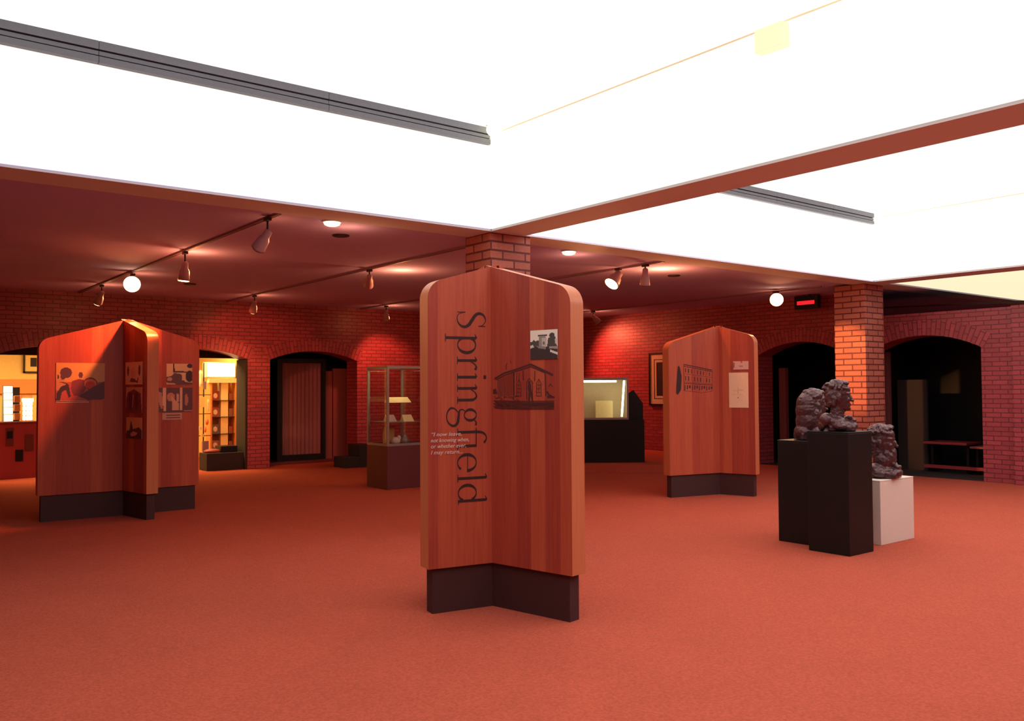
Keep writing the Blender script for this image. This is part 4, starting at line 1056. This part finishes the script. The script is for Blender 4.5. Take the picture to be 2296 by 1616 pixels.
# low dark bin standing in the second arch
r = root('planter_box', (5.2, 15.2, 0), 'low dark wooden bin on the floor of the second arch', 'bin')
bx0, bx1 = ony(457, 1040, 15.25).x, ony(545, 1040, 15.25).x
build('body', MB().box(bx0, bx1-.02, 15.1, 15.5, 0, .30), M['dark'], r, bevel=.008)
build('block', MB().box(bx0+.28, bx1-.12, 15.2, 15.5, .30, .41), M['black'], r, bevel=.008)
build('cushion', MB().ell((bx0+.16, 15.3, .32), (.15, .12, .05), 14, 8), M['redbox'], r, smooth=True)

# counter and goods behind the first arch
YC = 15.9
cx_ = lambda px: ony(px, 900, YC).x
cz_ = lambda py: ony(45, py, YC).z
r = root('shop_counter', (cx_(45), YC, 0), 'dark red shop counter with notices at the far left edge', 'counter')
build('body', MB().box(cx_(-60), cx_(86), YC, YC+.5, 0, cz_(948)), M['redbox'], r, bevel=.006)
build('top', MB().box(cx_(-62), cx_(88), YC-.03, YC+.52, cz_(948), cz_(945)), M['doorwood'], r)
build('notice', MB().box(cx_(14), cx_(31), YC-.012, YC-.002, cz_(999), cz_(958)), M['caseb'], r)
build('notice', MB().box(cx_(16), cx_(29), YC-.018, YC-.012, cz_(982), cz_(966)), M['black'], r)
build('notice', MB().box(cx_(57), cx_(76), YC-.012, YC-.002, cz_(1012), cz_(974)), M['caseb'], r)
build('notice', MB().box(cx_(36), cx_(53), YC-.012, YC-.002, cz_(1034), cz_(1008)), M['black'], r)
ztop = cz_(945)
r = root('lit_card_rack', (cx_(23), YC+.2, ztop), 'brightly lit rack of white cards on the counter at the far left', 'rack')
build('stand', MB().box(cx_(10), cx_(34), YC+.22, YC+.25, ztop, cz_(864)), M['steel'], r)
for k in range(5):
    z = cz_(944-16*k); build('card_row', MB().box(cx_(12), cx_(32), YC+.10+.02*k, YC+.12+.02*k, z, z+.105), M['shopglow'], r)  # cards emit light themselves so they look brightly lit
r = root('box_stack_rack', (cx_(41), YC+.2, ztop), 'middle rack of brown boxes on the counter', 'rack')
build('stand', MB().box(cx_(34), cx_(50), YC+.24, YC+.27, ztop, cz_(868)), M['dark'], r)
for k in range(3):
    z = cz_(942-20*k)
    m = MB(); m.box(cx_(35), cx_(49), YC+.12, YC+.24, z, z+.11); build('brown_box', m, M['shopwood'], r, bevel=.01)
r = root('tube_rack', (cx_(65), YC+.2, ztop), 'rack of bright white tubes on the counter beside the left kiosk', 'rack')
build('stand', MB().box(cx_(53), cx_(79), YC+.24, YC+.27, ztop, cz_(886)), M['shopwood'], r)
for k, px in enumerate((58, 66, 73)):
    for j in range(4):
        z = cz_(943-11*j); m = MB(); m.lathe((cx_(px), YC+.14, z), (0, 0, 1), [(0, .016), (.01, .024), (.06, .024), (.075, .014)], 12)
        build('tube', m, M['shopglow'], r, smooth=True)  # white tubes given their own glow to look lit
build('cap_box', MB().box(cx_(54), cx_(78), YC+.10, YC+.22, cz_(901), cz_(893)), M['shopglow'], r)  # same added glow as the tubes
# back wall of the shop: shelf board and framed picture
YW = 18.58
r = root('wall_shelf', (ony(40, 860, YW).x, YW, 1.2), 'long brown shelf board on the yellow shop wall at the far left', 'shelf')
build('board', MB().box(ony(-20, 0, YW).x, ony(110, 0, YW).x, YW-.04, YW, ony(40, 882, YW).z, ony(40, 850, YW).z), M['shopwood'], r)
a, b = ony(52, 800, YW).x, ony(98, 800, YW).x; z0_, z1_ = ony(60, 836, YW).z, ony(60, 790, YW).z
r = root('framed_picture', ((a+b)/2, YW, z0_), 'dark framed picture on the yellow shop wall at the far left', 'picture')
m = MB(); t_ = .03
m.box(a, b, YW-.03, YW, z0_, z0_+t_); m.box(a, b, YW-.03, YW, z1_-t_, z1_); m.box(a, a+t_, YW-.03, YW, z0_, z1_); m.box(b-t_, b, YW-.03, YW, z0_, z1_)
build('frame', m, M['dark'], r)
build('mat', MB().box(a+t_, b-t_, YW-.015, YW-.005, z0_+t_, z1_-t_), M['shopwall'], r)
build('print', MB().box(a+.12, b-.12, YW-.02, YW-.015, z0_+.12, z1_-.1), M['dark'], r)
